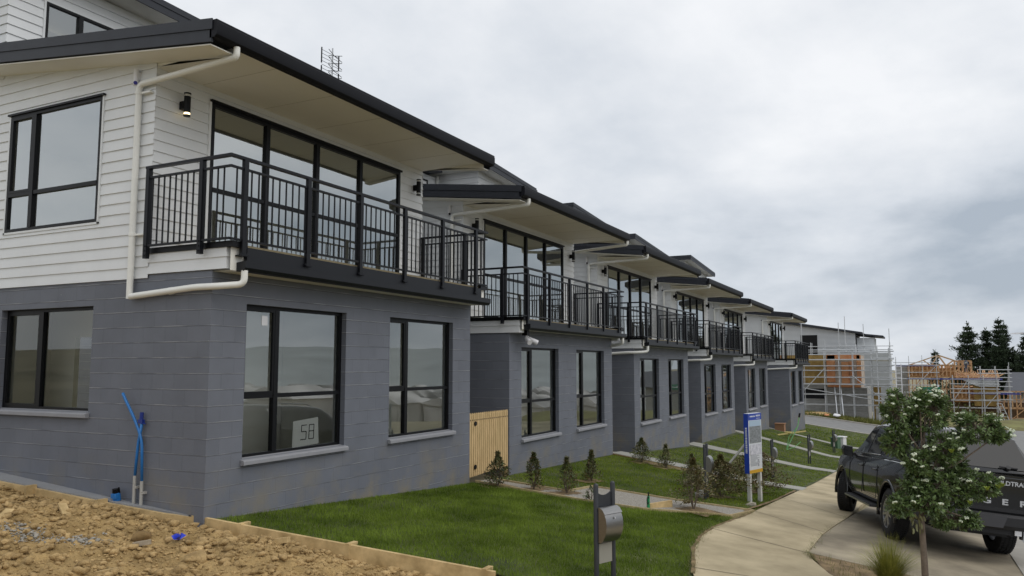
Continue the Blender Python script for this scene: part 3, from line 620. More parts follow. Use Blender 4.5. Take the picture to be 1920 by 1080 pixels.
# ---------------------------------------------------------------- numpy noise
def vnoise(X,Y,seed):
    xi=np.floor(X).astype(int); yi=np.floor(Y).astype(int); xf=X-xi; yf=Y-yi
    h=lambda a,b: (np.sin(a*127.1+b*311.7+seed*74.7)*43758.5453)%1
    u=xf*xf*(3-2*xf); v=yf*yf*(3-2*yf)
    return (h(xi,yi)*(1-u)+h(xi+1,yi)*u)*(1-v)+(h(xi,yi+1)*(1-u)+h(xi+1,yi+1)*u)*v
def fbm(X,Y,seed,o=4):
    r=0; a=1; t=0
    for k in range(o): r=r+a*vnoise(X*2**k,Y*2**k,seed+k); t+=a; a*=.5
    return r/t-.5
def inpoly(x,y,P):
    ins=np.zeros(len(x),bool); n=len(P)
    for i in range(n):
        x1,y1=P[i]; x2,y2=P[(i+1)%n]
        c=((y1>y)!=(y2>y))&(x<(x2-x1)*(y-y1)/(y2-y1+1e-12)+x1); ins^=c
    return ins
# ---------------------------------------------------------------- timber edging between clay and lawn
BL=[(6.66,12.6),(6.74,11.2),(6.83,10.2),(6.9,9.2),(7.0,8.35),(7.12,7.98),(7.27,6.92),(7.5,5.56),(7.74,4.12)]
bl_y=np.array([p[1] for p in BL])[::-1]; bl_x=np.array([p[0] for p in BL])[::-1]
def blx(y): return np.interp(y,bl_y,bl_x)
edg=thing('timber_edging','raw pine board edging with pegs between the clay heap and the near lawn','timber edging',(7.12,7.98,H(7.12,7.98)-.1))
def plank(P,name,par,mt,h0=-.22,h1=.035,w=.05):
    o=par.location; mb=MB(); ring=[]
    for i,(x,y) in enumerate(P):
        d=Vector((P[min(i+1,len(P)-1)][0]-P[max(i-1,0)][0],P[min(i+1,len(P)-1)][1]-P[max(i-1,0)][1],0)).normalized(); n=Vector((d.y,-d.x,0))*w/2
        z=H(x,y); ring.append([Vector((x,y,z+h0))-n-o,Vector((x,y,z+h0))+n-o,Vector((x,y,z+h1))+n-o,Vector((x,y,z+h1))-n-o])
    mb.loft(ring); return mb.build(name,mt,par,fix=True)
plank(BL[5:],'board',edg,M['timber']); plank(BL[:6],'board',edg,M['timber'],h1=.012)
for t in (.18,.55,.97):
    y=7.98+(4.12-7.98)*t; x=float(blx(y))+.055; z=H(x,y); mb=MB(); mb.beam(Vector((x,y,z-.3))-edg.location,Vector((x,y,z+.05))-edg.location,.06,.16,up=(1,0,0)); mb.build('peg',M['timber'],edg,bevel=.004)
for y in (9.3,10.6):
    x=float(blx(y))-.05; z=H(x,y); mb=MB(); mb.beam(Vector((x,y,z-.3))-edg.location,Vector((x,y,z+.055))-edg.location,.05,.14,up=(1,0,0)); mb.build('peg',M['timber'],edg)
# ---------------------------------------------------------------- clay heap
def dirt_z(x,y):
    base=-.13+.05*np.clip((y-6)/4,0,1)
    edge=blx(y)-x
    m=.22*fbm(x*.9,y*.9,3,3)+.17*fbm(x*3.1,y*3.1,11,4)+.13*np.abs(fbm(x*7,y*7,23,3))+.07*np.abs(fbm(x*19,y*19,29,3))
    hump=.12*np.exp(-((x-5.7)**2+(y-9.0)**2)/1.2)+.10*np.exp(-((x-6.4)**2+(y-6.2)**2)/.5)-.06*np.exp(-((x-7.2)**2+(y-4.8)**2)/.5)
    return Hn(x,y)+base+(m+hump)*np.clip(edge/.5+.25,.25,1)
nu,nv=300,520
u=np.linspace(0,1,nu); v=np.linspace(2.6,12.6,nv); U,Vv=np.meshgrid(u,v,indexing='ij')
X=2.2+(blx(Vv)-.022-2.2)*U; Z=dirt_z(X,Vv); I=np.arange(nu*nv).reshape(nu,nv)
struct(raw('clay_ground',np.stack([X,Vv,Z],-1).reshape(-1,3),np.stack([I[:-1,:-1],I[1:,:-1],I[1:,1:],I[:-1,1:]],-1).reshape(-1,4),M['dirt'],smooth=True))
def ico(sub):
    bm=bmesh.new(); bmesh.ops.create_icosphere(bm,subdivisions=sub,radius=1); V=np.array([v.co for v in bm.verts]); F=np.array([[v.index for v in f.verts] for f in bm.faces]); bm.free(); return V,F
def rockv(sub,seed,rough=.25,flat=.75):
    V,F=ico(sub); r=np.random.default_rng(seed)
    for _ in range(11):       # chop facets off with planes
        n=r.normal(size=3); n/=np.linalg.norm(n); d=r.uniform(.5,.85); q=V@n; V=V-np.outer(np.maximum(q-d,0),n)
    V=V*(1+rough*.35*r.normal(size=(len(V),1)))*(1+.10*np.sin(V@r.normal(size=(3,1))*5)+.06*np.sin(V@r.normal(size=(3,1))*11)); V=V*np.array([r.uniform(.8,1.25),r.uniform(.7,1.1),flat*r.uniform(.75,1.1)]); return V,F
def scatter(name,pos,size,variants,m,sink=.3):
    VV=[];FF=[];o=0
    for p,s in zip(pos,size):
        V,F=variants[rng.integers(len(variants))]; a=rng.uniform(0,6.28); c,sn=math.cos(a),math.sin(a); W_=V*s
        W_=np.stack([W_[:,0]*c-W_[:,1]*sn,W_[:,0]*sn+W_[:,1]*c,W_[:,2]],-1)+p+np.array([0,0,s*sink]); VV.append(W_); FF.append(F+o); o+=len(V)
    return raw(name,np.concatenate(VV),np.concatenate(FF),m)
small=[rockv(1,k,.42) for k in range(16)]; big=[rockv(3,50+k,.10) for k in range(14)]
n=13000; yy=rng.uniform(3.6,12,n); xx=blx(yy)-.03-rng.uniform(0,1,n)**1.2*(blx(yy)-3.6); sz=.009+.017*rng.pareto(2.4,n); sz=np.clip(sz,.008,.07)
ok=(blx(yy)-xx)>sz*1.1; xx,yy,sz=xx[ok],yy[ok],sz[ok]
cl=scatter('clay_clod',np.stack([xx,yy,dirt_z(xx,yy)],-1),sz,small,M['clod']); cl['kind']='stuff'; tag(cl,'loose small clods of yellow clay strewn over the heap','clods')
n=130; yy=rng.uniform(3.8,11.5,n); xx=blx(yy)-.1-rng.uniform(0,1,n)*(blx(yy)-4.0); sz=np.clip(.05+.03*rng.pareto(3,n),.05,.13)
cl=scatter('clay_lump',np.stack([xx,yy,dirt_z(xx,yy)],-1),sz,big,M['clod'],sink=.15); cl['kind']='stuff'; tag(cl,'larger broken lumps of yellow clay in the heap','clods')
# pale cement spill in the heap
M['cement']=mat('dry_cement',(.33,.31,.27),.95,var=.25,scale=20,bump=.4)
n=900; t=rng.uniform(0,1,n); xx=5.15+.55*t+.10*rng.normal(size=n)*(1-.4*t); yy=8.45-.75*t+.09*rng.normal(size=n); sz=np.clip(.006+.009*rng.pareto(2.5,n),.006,.03)
cl=scatter('cement_crumb',np.stack([xx,yy,dirt_z(xx,yy)],-1),sz,small,M['cement'],sink=.6); cl['kind']='stuff'; tag(cl,'grey and white spilt cement crumbs across the clay','cement spill')
def rock_thing(name,label,cat,x,y,s,m,seed,group=None,off=None,sub=3,flat=.75):
    V,F=rockv(sub,seed,.05,flat); o=raw(name,V*s,F,m,smooth=False); o.location=(x,y,(off if off is not None else float(dirt_z(np.array(x),np.array(y))))+s*.25); return tag(o,label,cat,group)
rock_thing('clay_boulder','fist-topped big brown clay clod beside the blue scrap','clod',6.10,7.62,.115,mat('brown_clay',(.21,.135,.055),.95,var=.25,scale=12,bump=.6,bscale=40),5)
M['whitestone']=mat('pale_stone',(.50,.46,.38),.85,var=.12,scale=9,bump=.2)
rock_thing('pale_stone','smooth pale stone at the bottom edge of the clay heap','stone',5.50,6.12,.075,M['whitestone'],9,flat=.9)
def offcut(label,x,y,l,w,h,rz,m,name='timber_offcut',cat='timber offcut',tilt=.15):
    mb=MB(); mb.box((-l/2,-w/2,0),(l/2,w/2,h)); o=mb.build(name,m,bevel=.004); o.location=(x,y,float(dirt_z(np.array(x),np.array(y)))+.015); o.rotation_euler=(.1,tilt,rz); return tag(o,label,cat,'timber offcuts in the clay' if cat=='timber offcut' else None)
offcut('flat grey brick piece in front of the big brown clod',5.93,7.38,.17,.07,.05,2.1,mat('grey_brick',(.36,.30,.22),.9,var=.15,scale=12,bump=.3),'brick_piece','brick')
offcut('pine offcut lying high on the clay heap, left of the big clod',5.97,8.75,.26,.09,.03,1.2,M['timber'],tilt=-.35)
offcut('pine offcut at the far left edge of the clay heap',5.28,8.75,.34,.09,.03,.6,M['timber'],tilt=-.3)
offcut('short pine offcut low in the middle of the clay heap',5.2,6.95,.20,.07,.03,2.3,M['timber'])
offcut('pale block of wood close to the timber edging board',6.92,6.35,.15,.09,.06,1.9,M['timber'])
# torn blue plastic scrap
bs=MB(); 
for k in range(5):
    a=k*.9; bs.add([(0,0,0),(.09*math.cos(a),.07*math.sin(a),.03+.02*(k%2)),(.10*math.cos(a+.7),.07*math.sin(a+.7),.05-.03*(k%2)),(.03*math.cos(a+.4),.03*math.sin(a+.4),.07)],[(0,1,2),(0,2,3)])
o=bs.build('plastic_scrap',mat('blue_plastic',(.03,.06,.55),.4)); o.location=(6.30,7.25,float(dirt_z(np.array(6.3),np.array(7.25)))+.02); tag(o,'crumpled scrap of bright blue plastic on the clay','plastic scrap')

# ---------------------------------------------------------------- grass
def blade_patch(name,P,excl,dens,h,w,m,label,lean=.35,hv=None):
    P=np.array(P); x0,y0=P.min(0); x1,y1=P.max(0); n=int((x1-x0)*(y1-y0)*dens); x=rng.uniform(x0,x1,n); y=rng.uniform(y0,y1,n)
    k=inpoly(x,y,P)
    for e in excl: k&=~inpoly(x,y,e)
    x,y=x[k],y[k]; thin=fbm(x*1.1,y*1.1,41,3); k=rng.uniform(0,1,len(x))<np.clip(1.05+thin*2.2,.25,1); x,y=x[k],y[k]; n=len(x); z=Hn(x,y)
    a=rng.uniform(0,6.283,n); hh=h*rng.uniform(.55,1.15,n)*(1+.9*fbm(x*2.3,y*2.3,5,3)); ww=w*rng.uniform(.7,1.3,n)
    l=lean*hh*rng.uniform(.2,1.6,n); b=rng.uniform(0,6.283,n); dx,dy=np.cos(a)*ww/2,np.sin(a)*ww/2
    V=np.empty((n,3,3)); V[:,0]=np.stack([x-dx,y-dy,z],-1); V[:,1]=np.stack([x+dx,y+dy,z],-1); V[:,2]=np.stack([x+np.cos(b)*l,y+np.sin(b)*l,z+hh],-1)
    o=raw(name,V.reshape(-1,3),np.arange(3*n).reshape(-1,3),m); o['kind']='stuff'; return tag(o,label,'grass')
M['g1']=mat('lawn_grass',(.088,.150,.014),.75,var=.42,scale=1.3,c2=(.155,.215,.032),detail=9,spec=.08)
M['g2']=mat('bright_lawn_grass',(.11,.20,.012),.7,var=.32,scale=1.0,c2=(.19,.24,.03),detail=8,spec=.08)
M['g3']=mat('wild_grass',(.085,.115,.02),.8,var=.35,scale=1.5,c2=(.17,.165,.05),detail=8,spec=.2)
GP=[(13.75,7.75),(13.68,6.05),(13.66,5.5),(13.8,4.4),(14.75,3.1),(15.85,2.9),(15.5,4.4),(15.45,5.95),(14.35,6.05),(14.3,7.75)]
E_=[[(a-.02,7.9),(a+.07,2.7),(b+.12,2.7),(b+.02,7.9)] for a,b in ENT]
FP=FPL[2:]+[(56.5,1.0)]+FPR[::-1][1:-2]
near=[(7.18,7.72),(13.6,7.72),(13.7,5.5),(13.8,4.4),(14.75,3.12),(14.6,2.98),(13.28,3.06),(12.2,3.03),(11.2,2.9),(9.63,2.52),(8.0,1.95),(7.75,4.1)]
blade_patch('grass',near,[],4200,.050,.0075,M['g1'],'dense dark green turf of the nearest front lawn')
mid=[(14.4,7.7),(21.7,7.7),(21.8,2.9),(16,2.9),(15.6,4.4),(15.5,6.05),(14.4,6.15)]
blade_patch('grass',mid,[],1700,.042,.010,M['g2'],'bright green thin turf of the second front lawn')
far=[(22.8,7.6),(49,7.3),(49,2.6),(37,2.66),(29.4,2.80),(22.9,2.92)]
blade_patch('grass',far,E_,420,.042,.018,M['g2'],'mown grass on the farther front lawns')
blade_patch('grass',[(49,6.5),(61.5,7.5),(61.5,-1),(49,-1)],E_+[FP],120,.07,.03,M['g2'],'grass on the corner lawn beside the side street')
blade_patch('grass',[(22.5,.95),(61,.95),(61,-1.2),(23,-1.2)],[],160,.06,.025,M['g3'],'rough grass of the verge between footpath and kerb')
blade_patch('grass',[(71.5,11),(71.5,-1),(76.5,-1),(76.5,11)],[],130,.35,.06,M['g3'],'tall wild grass on the bank beyond the side street',lean=.6)
# dry tufts in the joint between footpath and crossing and along the lawn edge
M['dry']=mat('dry_grass',(.20,.17,.06),.8,var=.3,scale=4,c2=(.14,.17,.04))
def tufts(pts,n,spread,h,label):
    P=[]
    for _ in range(n):
        i=rng.integers(len(pts)-1); t=rng.uniform(); a=np.array(pts[i]); b=np.array(pts[i+1]); q=a+(b-a)*t+rng.normal(size=2)*spread; P.append(q)
    P=np.array(P); V=[]; 
    for x,y in P:
        z=H(x,y)+.01
        for _ in range(5):
            a=rng.uniform(0,6.28); l=h*rng.uniform(.4,1.2); w=.006; ex,ey=math.cos(a)*l*.7,math.sin(a)*l*.7
            V+= [(x-w,y,z),(x+w,y,z),(x+ex,y+ey,z+l)]
    V=np.array(V); o=raw('grass',V,np.arange(len(V)).reshape(-1,3),M['dry']); o['kind']='stuff'; return tag(o,label,'grass')
tufts([(12.0,1.40),(12.57,1.53),(14.4,1.53),(17.46,1.35)],170,.035,.07,'dry weeds in the joint between footpath and vehicle crossing')
tufts(FPL[2:8],420,.035,.055,'dry grass fringe along the lawn side of the footpath')
# bare soil strips: along the footpath edge and round the mulched planting
def strip(pts,w,off,name='soil_strip'):
    L_,R_=[],[]
    P=[]
    for (a,b) in zip(pts[:-1],pts[1:]):
        for k in range(8): P.append((a[0]+(b[0]-a[0])*k/8,a[1]+(b[1]-a[1])*k/8))
    P.append(pts[-1]); mb=MB(); V=[];F=[]
    for i,(x,y) in enumerate(P):
        q=P[min(i+1,len(P)-1)]; p=P[max(i-1,0)]; d=Vector((q[0]-p[0],q[1]-p[1],0)).normalized(); n=Vector((-d.y,d.x,0)); a=w*rng.uniform(.5,1.2); b=w*rng.uniform(.3,.9)
        for s in (-b,-b*.4,a*.4,a): X_,Y_=x+n.x*s,y+n.y*s; V.append((X_,Y_,H(X_,Y_)+off))
    for i in range(len(P)-1):
        for j in range(3): F.append((i*4+j,i*4+j+1,i*4+j+5,i*4+j+4))
    mb.add(V,F); return struct(mb.build(name,M['soil']))
strip(FPL[2:7],.035,.030); strip([(15.6,3.0),(18,2.88),(21.5,2.86)],.04,.036); strip([(21.3,7.0),(21.4,5.6),(21.5,4.3)],.35,.02)
strip([(14.2,3.62),(14.9,3.3)],.3,.03)
# ---------------------------------------------------------------- gravel path edging, retaining boards
pe=thing('timber_edging','thin weathered timber edging along both sides of the gravel path','timber edging',(14.0,7.5,H(14,7.5)))
for P in ([(13.73,7.75),(13.66,6.05),(13.64,5.5),(13.78,4.4),(14.73,3.08),(15.87,2.88)],[(14.33,7.75),(14.37,6.09),(15.47,5.99),(15.53,4.4),(15.88,2.9)]):
    plank(P,'board',pe,mat('weathered_timber',(.44,.35,.19),.85,var=.2,scale=9),h0=-.1,h1=.05,w=.035)
pb=thing('timber_retainer','low brown timber retaining board under the second entrance path','retaining board',(21.65,5.5,H(21.65,5.5)))
plank([(21.62,7.75),(21.64,6),(21.68,4.5),(21.72,3.6)],'board',pb,mat('brown_timber',(.23,.13,.06),.85,var=.2,scale=9),h0=-.25,h1=.03,w=.05)
# ---------------------------------------------------------------- timber gate
gt=thing('timber_gate','pale vertical-batten timber gate between the first and second town houses','gate',(14.4,7.83,-2.3))
x0,x1=13.58,15.22; n=20
for k in range(n):
    w=(x1-x0)/n; mb=MB(); a=x0+k*w+.009-14.4; zb=.14+.06*(k/n); zt=1.335-.0*k
    mb.prism([(a,-.03,zb),(a+w-.018,-.03,zb),(a+w-.018,-.03,zt),(a+w*.5,-.03,zt+.035),(a,-.03,zt)],(0,.02,0)); mb.build('batten',M['fence'],gt)
for z in (.35,1.15):
    mb=MB(); mb.box((x0-14.4,-.008,z),(x1-14.4,.04,z+.09)); mb.build('rail',M['fence'],gt)
mb=MB(); mb.box((1.2-.38,-.01,-.3),(1.2-.30,.06,.3)); mb.build('gate_post',M['fence'],gt)
for z in (.32,1.16):
    mb=MB(); mb.cyl((-.60,-.031,z),(-.60,-.05,z),.045,14); mb.build('bolt_washer',M['black'],gt)
mb=MB()
for k in range(n): mb.cyl((x0+(k+.5)*(x1-x0)/n-14.4,-.031,1.23),(x0+(k+.5)*(x1-x0)/n-14.4,-.035,1.23),.014,6)
mb.build('screw_row',M['black'],gt)
# ---------------------------------------------------------------- water pipes on the side wall
bp=mat('blue_pipe',(.02,.17,.48),.35); gp_=mat('grey_pipe',(.42,.41,.38),.5)
wp=thing('water_pipe','pair of blue water pipes standing up the grey side wall, one bent free','water pipe',(7.1,8.9,H(7.05,8.9)))
o=wp.location; rel=lambda p: tuple(Vector(p)-o)
mb=MB(); mb.tube(pipe_pts([rel((7.05,8.83,-1.48)),rel((7.05,8.86,-.95)),rel((7.03,8.98,-.70)),rel((7.0,9.16,-.42)),rel((7.0,9.20,-.36))],.12),.018,10); mb.build('blue_tube',bp,wp,smooth=True)
mb=MB(); mb.tube(pipe_pts([rel((7.05,8.965,-1.42)),rel((7.05,8.93,-1.0)),rel((7.05,8.87,-.72))],.1),.018,10); mb.build('blue_tube',bp,wp,smooth=True)
for y,z0,z1 in ((8.83,-1.80,-1.46),(8.965,-1.75,-1.40)):
    mb=MB(); mb.tube([rel((7.05,y,z0)),rel((7.05,y,z1))],.021,10); mb.box(rel((7.04,y-.045,z1-.16)),rel((7.098,y+.0,z1-.13))); mb.build('grey_sleeve',gp_,wp,smooth=R(40))
mb=MB(); mb.box(rel((7.03,8.85,-.74)),rel((7.07,8.93,-.69))); mb.tube([rel((7.05,8.89,-.69)),rel((7.05,8.885,-.60))],.024,8); mb.tube([rel((7.04,8.87,-.74)),rel((7.04,8.80,-.74))],.008,6); mb.build('tap',mat('dark_blue_tap',(.01,.03,.22),.4),wp,smooth=R(40))
ck=MB(); ck.cyl((0,0,0),(-.02,0,.10),.05,14); ck.box((-.06,-.05,.03),(.0,.05,.09)); cko=ck.build('pipe_cap',bp,smooth=R(40),bevel=.003); cko.location=(7.02,9.24,H(7.02,9.24)+.03); tag(cko,'short blue capped pipe stub at the foot of the side wall','pipe stub')
ck=MB(); ck.cyl((-.02,0,.10),(-.025,0,.15),.045,12); ck.cyl((-.0,-.04,.10),(-.02,-.045,.17),.012,8); ck.build('black_collar',M['black'],cko)
# ---------------------------------------------------------------- house number card in the window
nc=thing('number_card','white card with hand drawn number 58 leaning inside the nearest front window','number card',(9.08,7.905,-1.16))
mb=MB(); mb.prism([(-.33,0,0),(.23,0,.02),(.245,.035,.40),(-.28,.035,.365)],(0,.006,0)); mb.build('card',mat('white_card',(.92,.94,.92),.7),nc,fix=True)
dm=MB()
def seg(a,b):
    f=lambda p: Vector((p[0]*1.35-.06,-.003+.035*p[1]/.39,p[1])); dm.beam(f(a),f(b),.012,.003,up=(0,1,0))
sk=lambda x,z:(x+(z-.1)*.10,z)
for a,b in (((.02,.30),(-.06,.30)),((-.06,.30),(-.06,.21)),((-.06,.21),(.015,.21)),((.015,.21),(.015,.10)),((.015,.10),(-.07,.10)),
            ((.06,.30),(.135,.30)),((.06,.30),(.06,.10)),((.135,.30),(.135,.10)),((.06,.21),(.135,.21)),((.06,.10),(.135,.10))): seg(sk(*a),sk(*b))
dm.build('number',M['black'],nc)
# ---------------------------------------------------------------- letter boxes
def letterbox(x,y,rz,label,first=None):
    z=H(x,y); g='post mounted steel letterboxes, one per house'
    t=thing('letterbox',label,'letterbox',(x,y,z),rz,g)
    for s in (-.13,.13):
        mb=MB(); hgt=1.12; mb.tube([(s,0,-.2),(s,0,hgt-.02),(s,0,hgt-.008),(s,0,hgt)],[.026,.026,.022,.01],14); mb.build('post',M['post'],t,smooth=R(40))
    mb=MB(); arc=[(-.104+.208*k/8,0,1.02-.03*math.sin(math.pi*k/8)) for k in range(9)]
    mb.prism([(-.104,0,.42)]+[(.104,0,.42)]+arc[::-1],(0,.012,0)); mb.build('back_panel',M['post'],t,fix=True)
    # body: curved front, extruded sideways
    prof=[(0,.52),(0,.92)]+[(-.02-.115*math.sin(math.pi*(k/12)*.62+.0),.915-.36*(k/12)) for k in range(1,13)]
    prof=[(z_[0],.52+(z_[1]-.5)*.86) for z_ in [(-.012,.50),(-.012,.90),(-.05,.905),(-.085,.885),(-.118,.84),(-.138,.78),(-.145,.71),(-.138,.64),(-.118,.575),(-.09,.525),(-.06,.50)]]
    mb=MB(); mb.prism([(-.13,p[0],p[1]) for p in prof],(.26,0,0)); b=mb.build('box',M['steel'],t,fix=True,smooth=R(30))
    lid=[(z_[0],.52+(z_[1]-.5)*.86) for z_ in [(-.010,.912),(-.055,.917),(-.092,.896),(-.127,.845),(-.121,.840),(-.087,.889),(-.052,.908),(-.010,.905)]]
    mb=MB(); mb.prism([(-.137,p[0],p[1]) for p in lid],(.274,0,0)); mb.build('lid',M['steel'],b,fix=True,smooth=R(30))
    mb=MB(); mb.cyl((.0,-.135,.775),(.0,-.150,.775),.010,10); mb.build('lock',M['galv'],b)
    mb=MB(); mb.box((-.10,-.011,.30),(.10,-.002,.50)); mb.build('paper_holder',mat('pale_holder',(.30,.29,.25),.6),t)
    return t
letterbox(8.08,3.0,-.38,'nearest steel letterbox, on twin grey posts in front of the number 58 house')
letterbox(16.6,3.95,.05,'steel letterbox behind the brown bushes left of the sign board')
letterbox(24.6,3.9,0,'steel letterbox just right of the blue edged sign board')
letterbox(33.0,3.85,-.15,'steel letterbox standing beside the green stringed stake')
letterbox(41.9,3.75,-.2,'farthest steel letterbox, next to the green utility cabinets')
# ---------------------------------------------------------------- leafy plants
def leaves(name,P,D,L,Wd,m,parent=None,hexa=False,droop=.15):
    """one flat leaf per point, growing along D"""
    n=len(P); D=D/np.linalg.norm(D,axis=1,keepdims=True); up=np.tile([0,0,1.],(n,1))+rng.normal(size=(n,3))*.55
    S_=np.cross(D,up); S_/=np.linalg.norm(S_,axis=1,keepdims=True)+1e-9; N_=np.cross(S_,D)
    L=np.asarray(L)[:,None]*np.ones((n,1)); Wd=np.asarray(Wd)[:,None]*np.ones((n,1))
    if hexa:
        V=np.stack([P,P+D*L*.35-S_*Wd/2+N_*L*.02,P+D*L*.75-S_*Wd*.42,P+D*L-N_*L*droop,P+D*L*.75+S_*Wd*.42,P+D*L*.35+S_*Wd/2+N_*L*.02],1); k=6
    else:
        V=np.stack([P,P+D*L*.5-S_*Wd/2,P+D*L-N_*L*droop,P+D*L*.5+S_*Wd/2],1); k=4
    return raw(name,V.reshape(-1,3),np.arange(n*k).reshape(-1,k),m,parent)
M['leafred']=mat('reddish_leaf',(.17,.062,.034),.5,var=.4,scale=7,c2=(.10,.11,.035),detail=3)
M['leafdark']=mat('dark_leaf',(.055,.095,.03),.5,var=.4,scale=9,c2=(.10,.12,.045),detail=3)
M['leafgreen']=mat('olive_leaf',(.10,.125,.035),.5,var=.35,scale=8,c2=(.19,.16,.06),detail=3)
M['bark']=mat('grey_bark',(.16,.125,.095),.85,var=.25,scale=20,bump=.4,bscale=60)
def shrub(x,y,h,w,mats,label,n=900,seed=0,leaf=.055,group='young hedge shrubs by the front lawns',conic=.6):
    r=np.random.default_rng(seed+100); z=H(x,y); t=thing('shrub',label,'shrub',(x,y,z),0,group)
    mb=MB(); tips=[]
    for k in range(9):
        a=r.uniform(0,6.28); hh=h*r.uniform(.55,1); q=[(0,0,0)]
        for i in (1,2,3):
            f=i/3; rad=w*.5*f*r.uniform(.4,1)*(1-conic*max(0,f*hh/h-.3)); q.append((math.cos(a)*rad,math.sin(a)*rad,hh*f)); a+=r.normal()*.3
        mb.tube(q,[.009,.006,.004,.002],5); tips.append(q)
    mb.build('stem',M['bark'],t)
    u_=r.uniform(.06,1,n)**.8; a=r.uniform(0,6.28,n); lump=1+.45*np.sin(a*2+seed*1.7)*np.sin(u_*7+seed)+.25*np.sin(a*5+seed*.6+u_*13)
    rad=w*.5*np.sqrt(r.uniform(.05,1,n))*np.clip(1.25*np.sin(np.clip(u_*1.0+.12,0,1)*math.pi)**.6*(1-conic*u_)+.06,.05,1.2)*lump
    P=np.stack([np.cos(a)*rad,np.sin(a)*rad,h*u_],-1); ks=np.floor(u_*7)+np.floor(a*1.3); 
    keep=(np.sin(ks*12.9898+seed)*43758.5%1)>.30; P=P[keep]; a=a[keep]; n2=len(P)
    D=np.stack([np.cos(a),np.sin(a),r.uniform(-.3,1.1,n2)],-1)+r.normal(size=(n2,3))*.5
    pick=r.uniform(size=n2)<.5
    for mm,kk in ((mats[0],pick),(mats[1],~pick)): 
        if kk.sum(): leaves('foliage',P[kk],D[kk],leaf*r.uniform(.6,1.2,kk.sum()),leaf*.5*r.uniform(.7,1.2,kk.sum()),M[mm],t)
    return t
shrub(13.62,7.2,.66,.36,('leafdark','leafred'),'dark leafy shrub directly in front of the timber gate',1700,1)
shrub(13.95,6.6,.70,.30,('leafred','leafdark'),'slim reddish shrub, first to the right of the timber gate',1300,2)
shrub(14.15,6.0,.68,.34,('leafdark','leafred'),'dark cone shaped shrub left of the nearest letterbox panel',1700,3,conic=.75)
shrub(16.2,6.3,.66,.30,('leafred','leafdark'),'brownish shrub seen above the nearest letterbox',1300,4,conic=.75)
shrub(21.1,6.75,.66,.46,('leafgreen','leafdark'),'loose green shrub on the bank under the third house left window',1500,5)
shrub(21.0,6.05,.62,.36,('leafdark','leafgreen'),'narrow shrub beside the second entrance path',1300,6)
shrub(14.75,3.75,.92,.62,('leafgreen','leafred'),'tall loose olive and red shrub at the gravel path end',3200,7,conic=.35)
shrub(17.3,3.8,.88,.95,('leafred','leafgreen'),'broad red brown bush left of the sign board',6500,8,conic=.25)
shrub(19.6,3.5,1.08,1.05,('leafred','leafred'),'dense red brown bush right of the sign board',6500,9,conic=.2)
shrub(18.4,4.7,.72,.40,('leafdark','leafgreen'),'thin dark shrub between the second letterbox and the sign',1300,10)
shrub(13.7,5.35,.28,.25,('leafdark','leafdark'),'tiny dark seedling behind the nearest letterbox post',160,11)
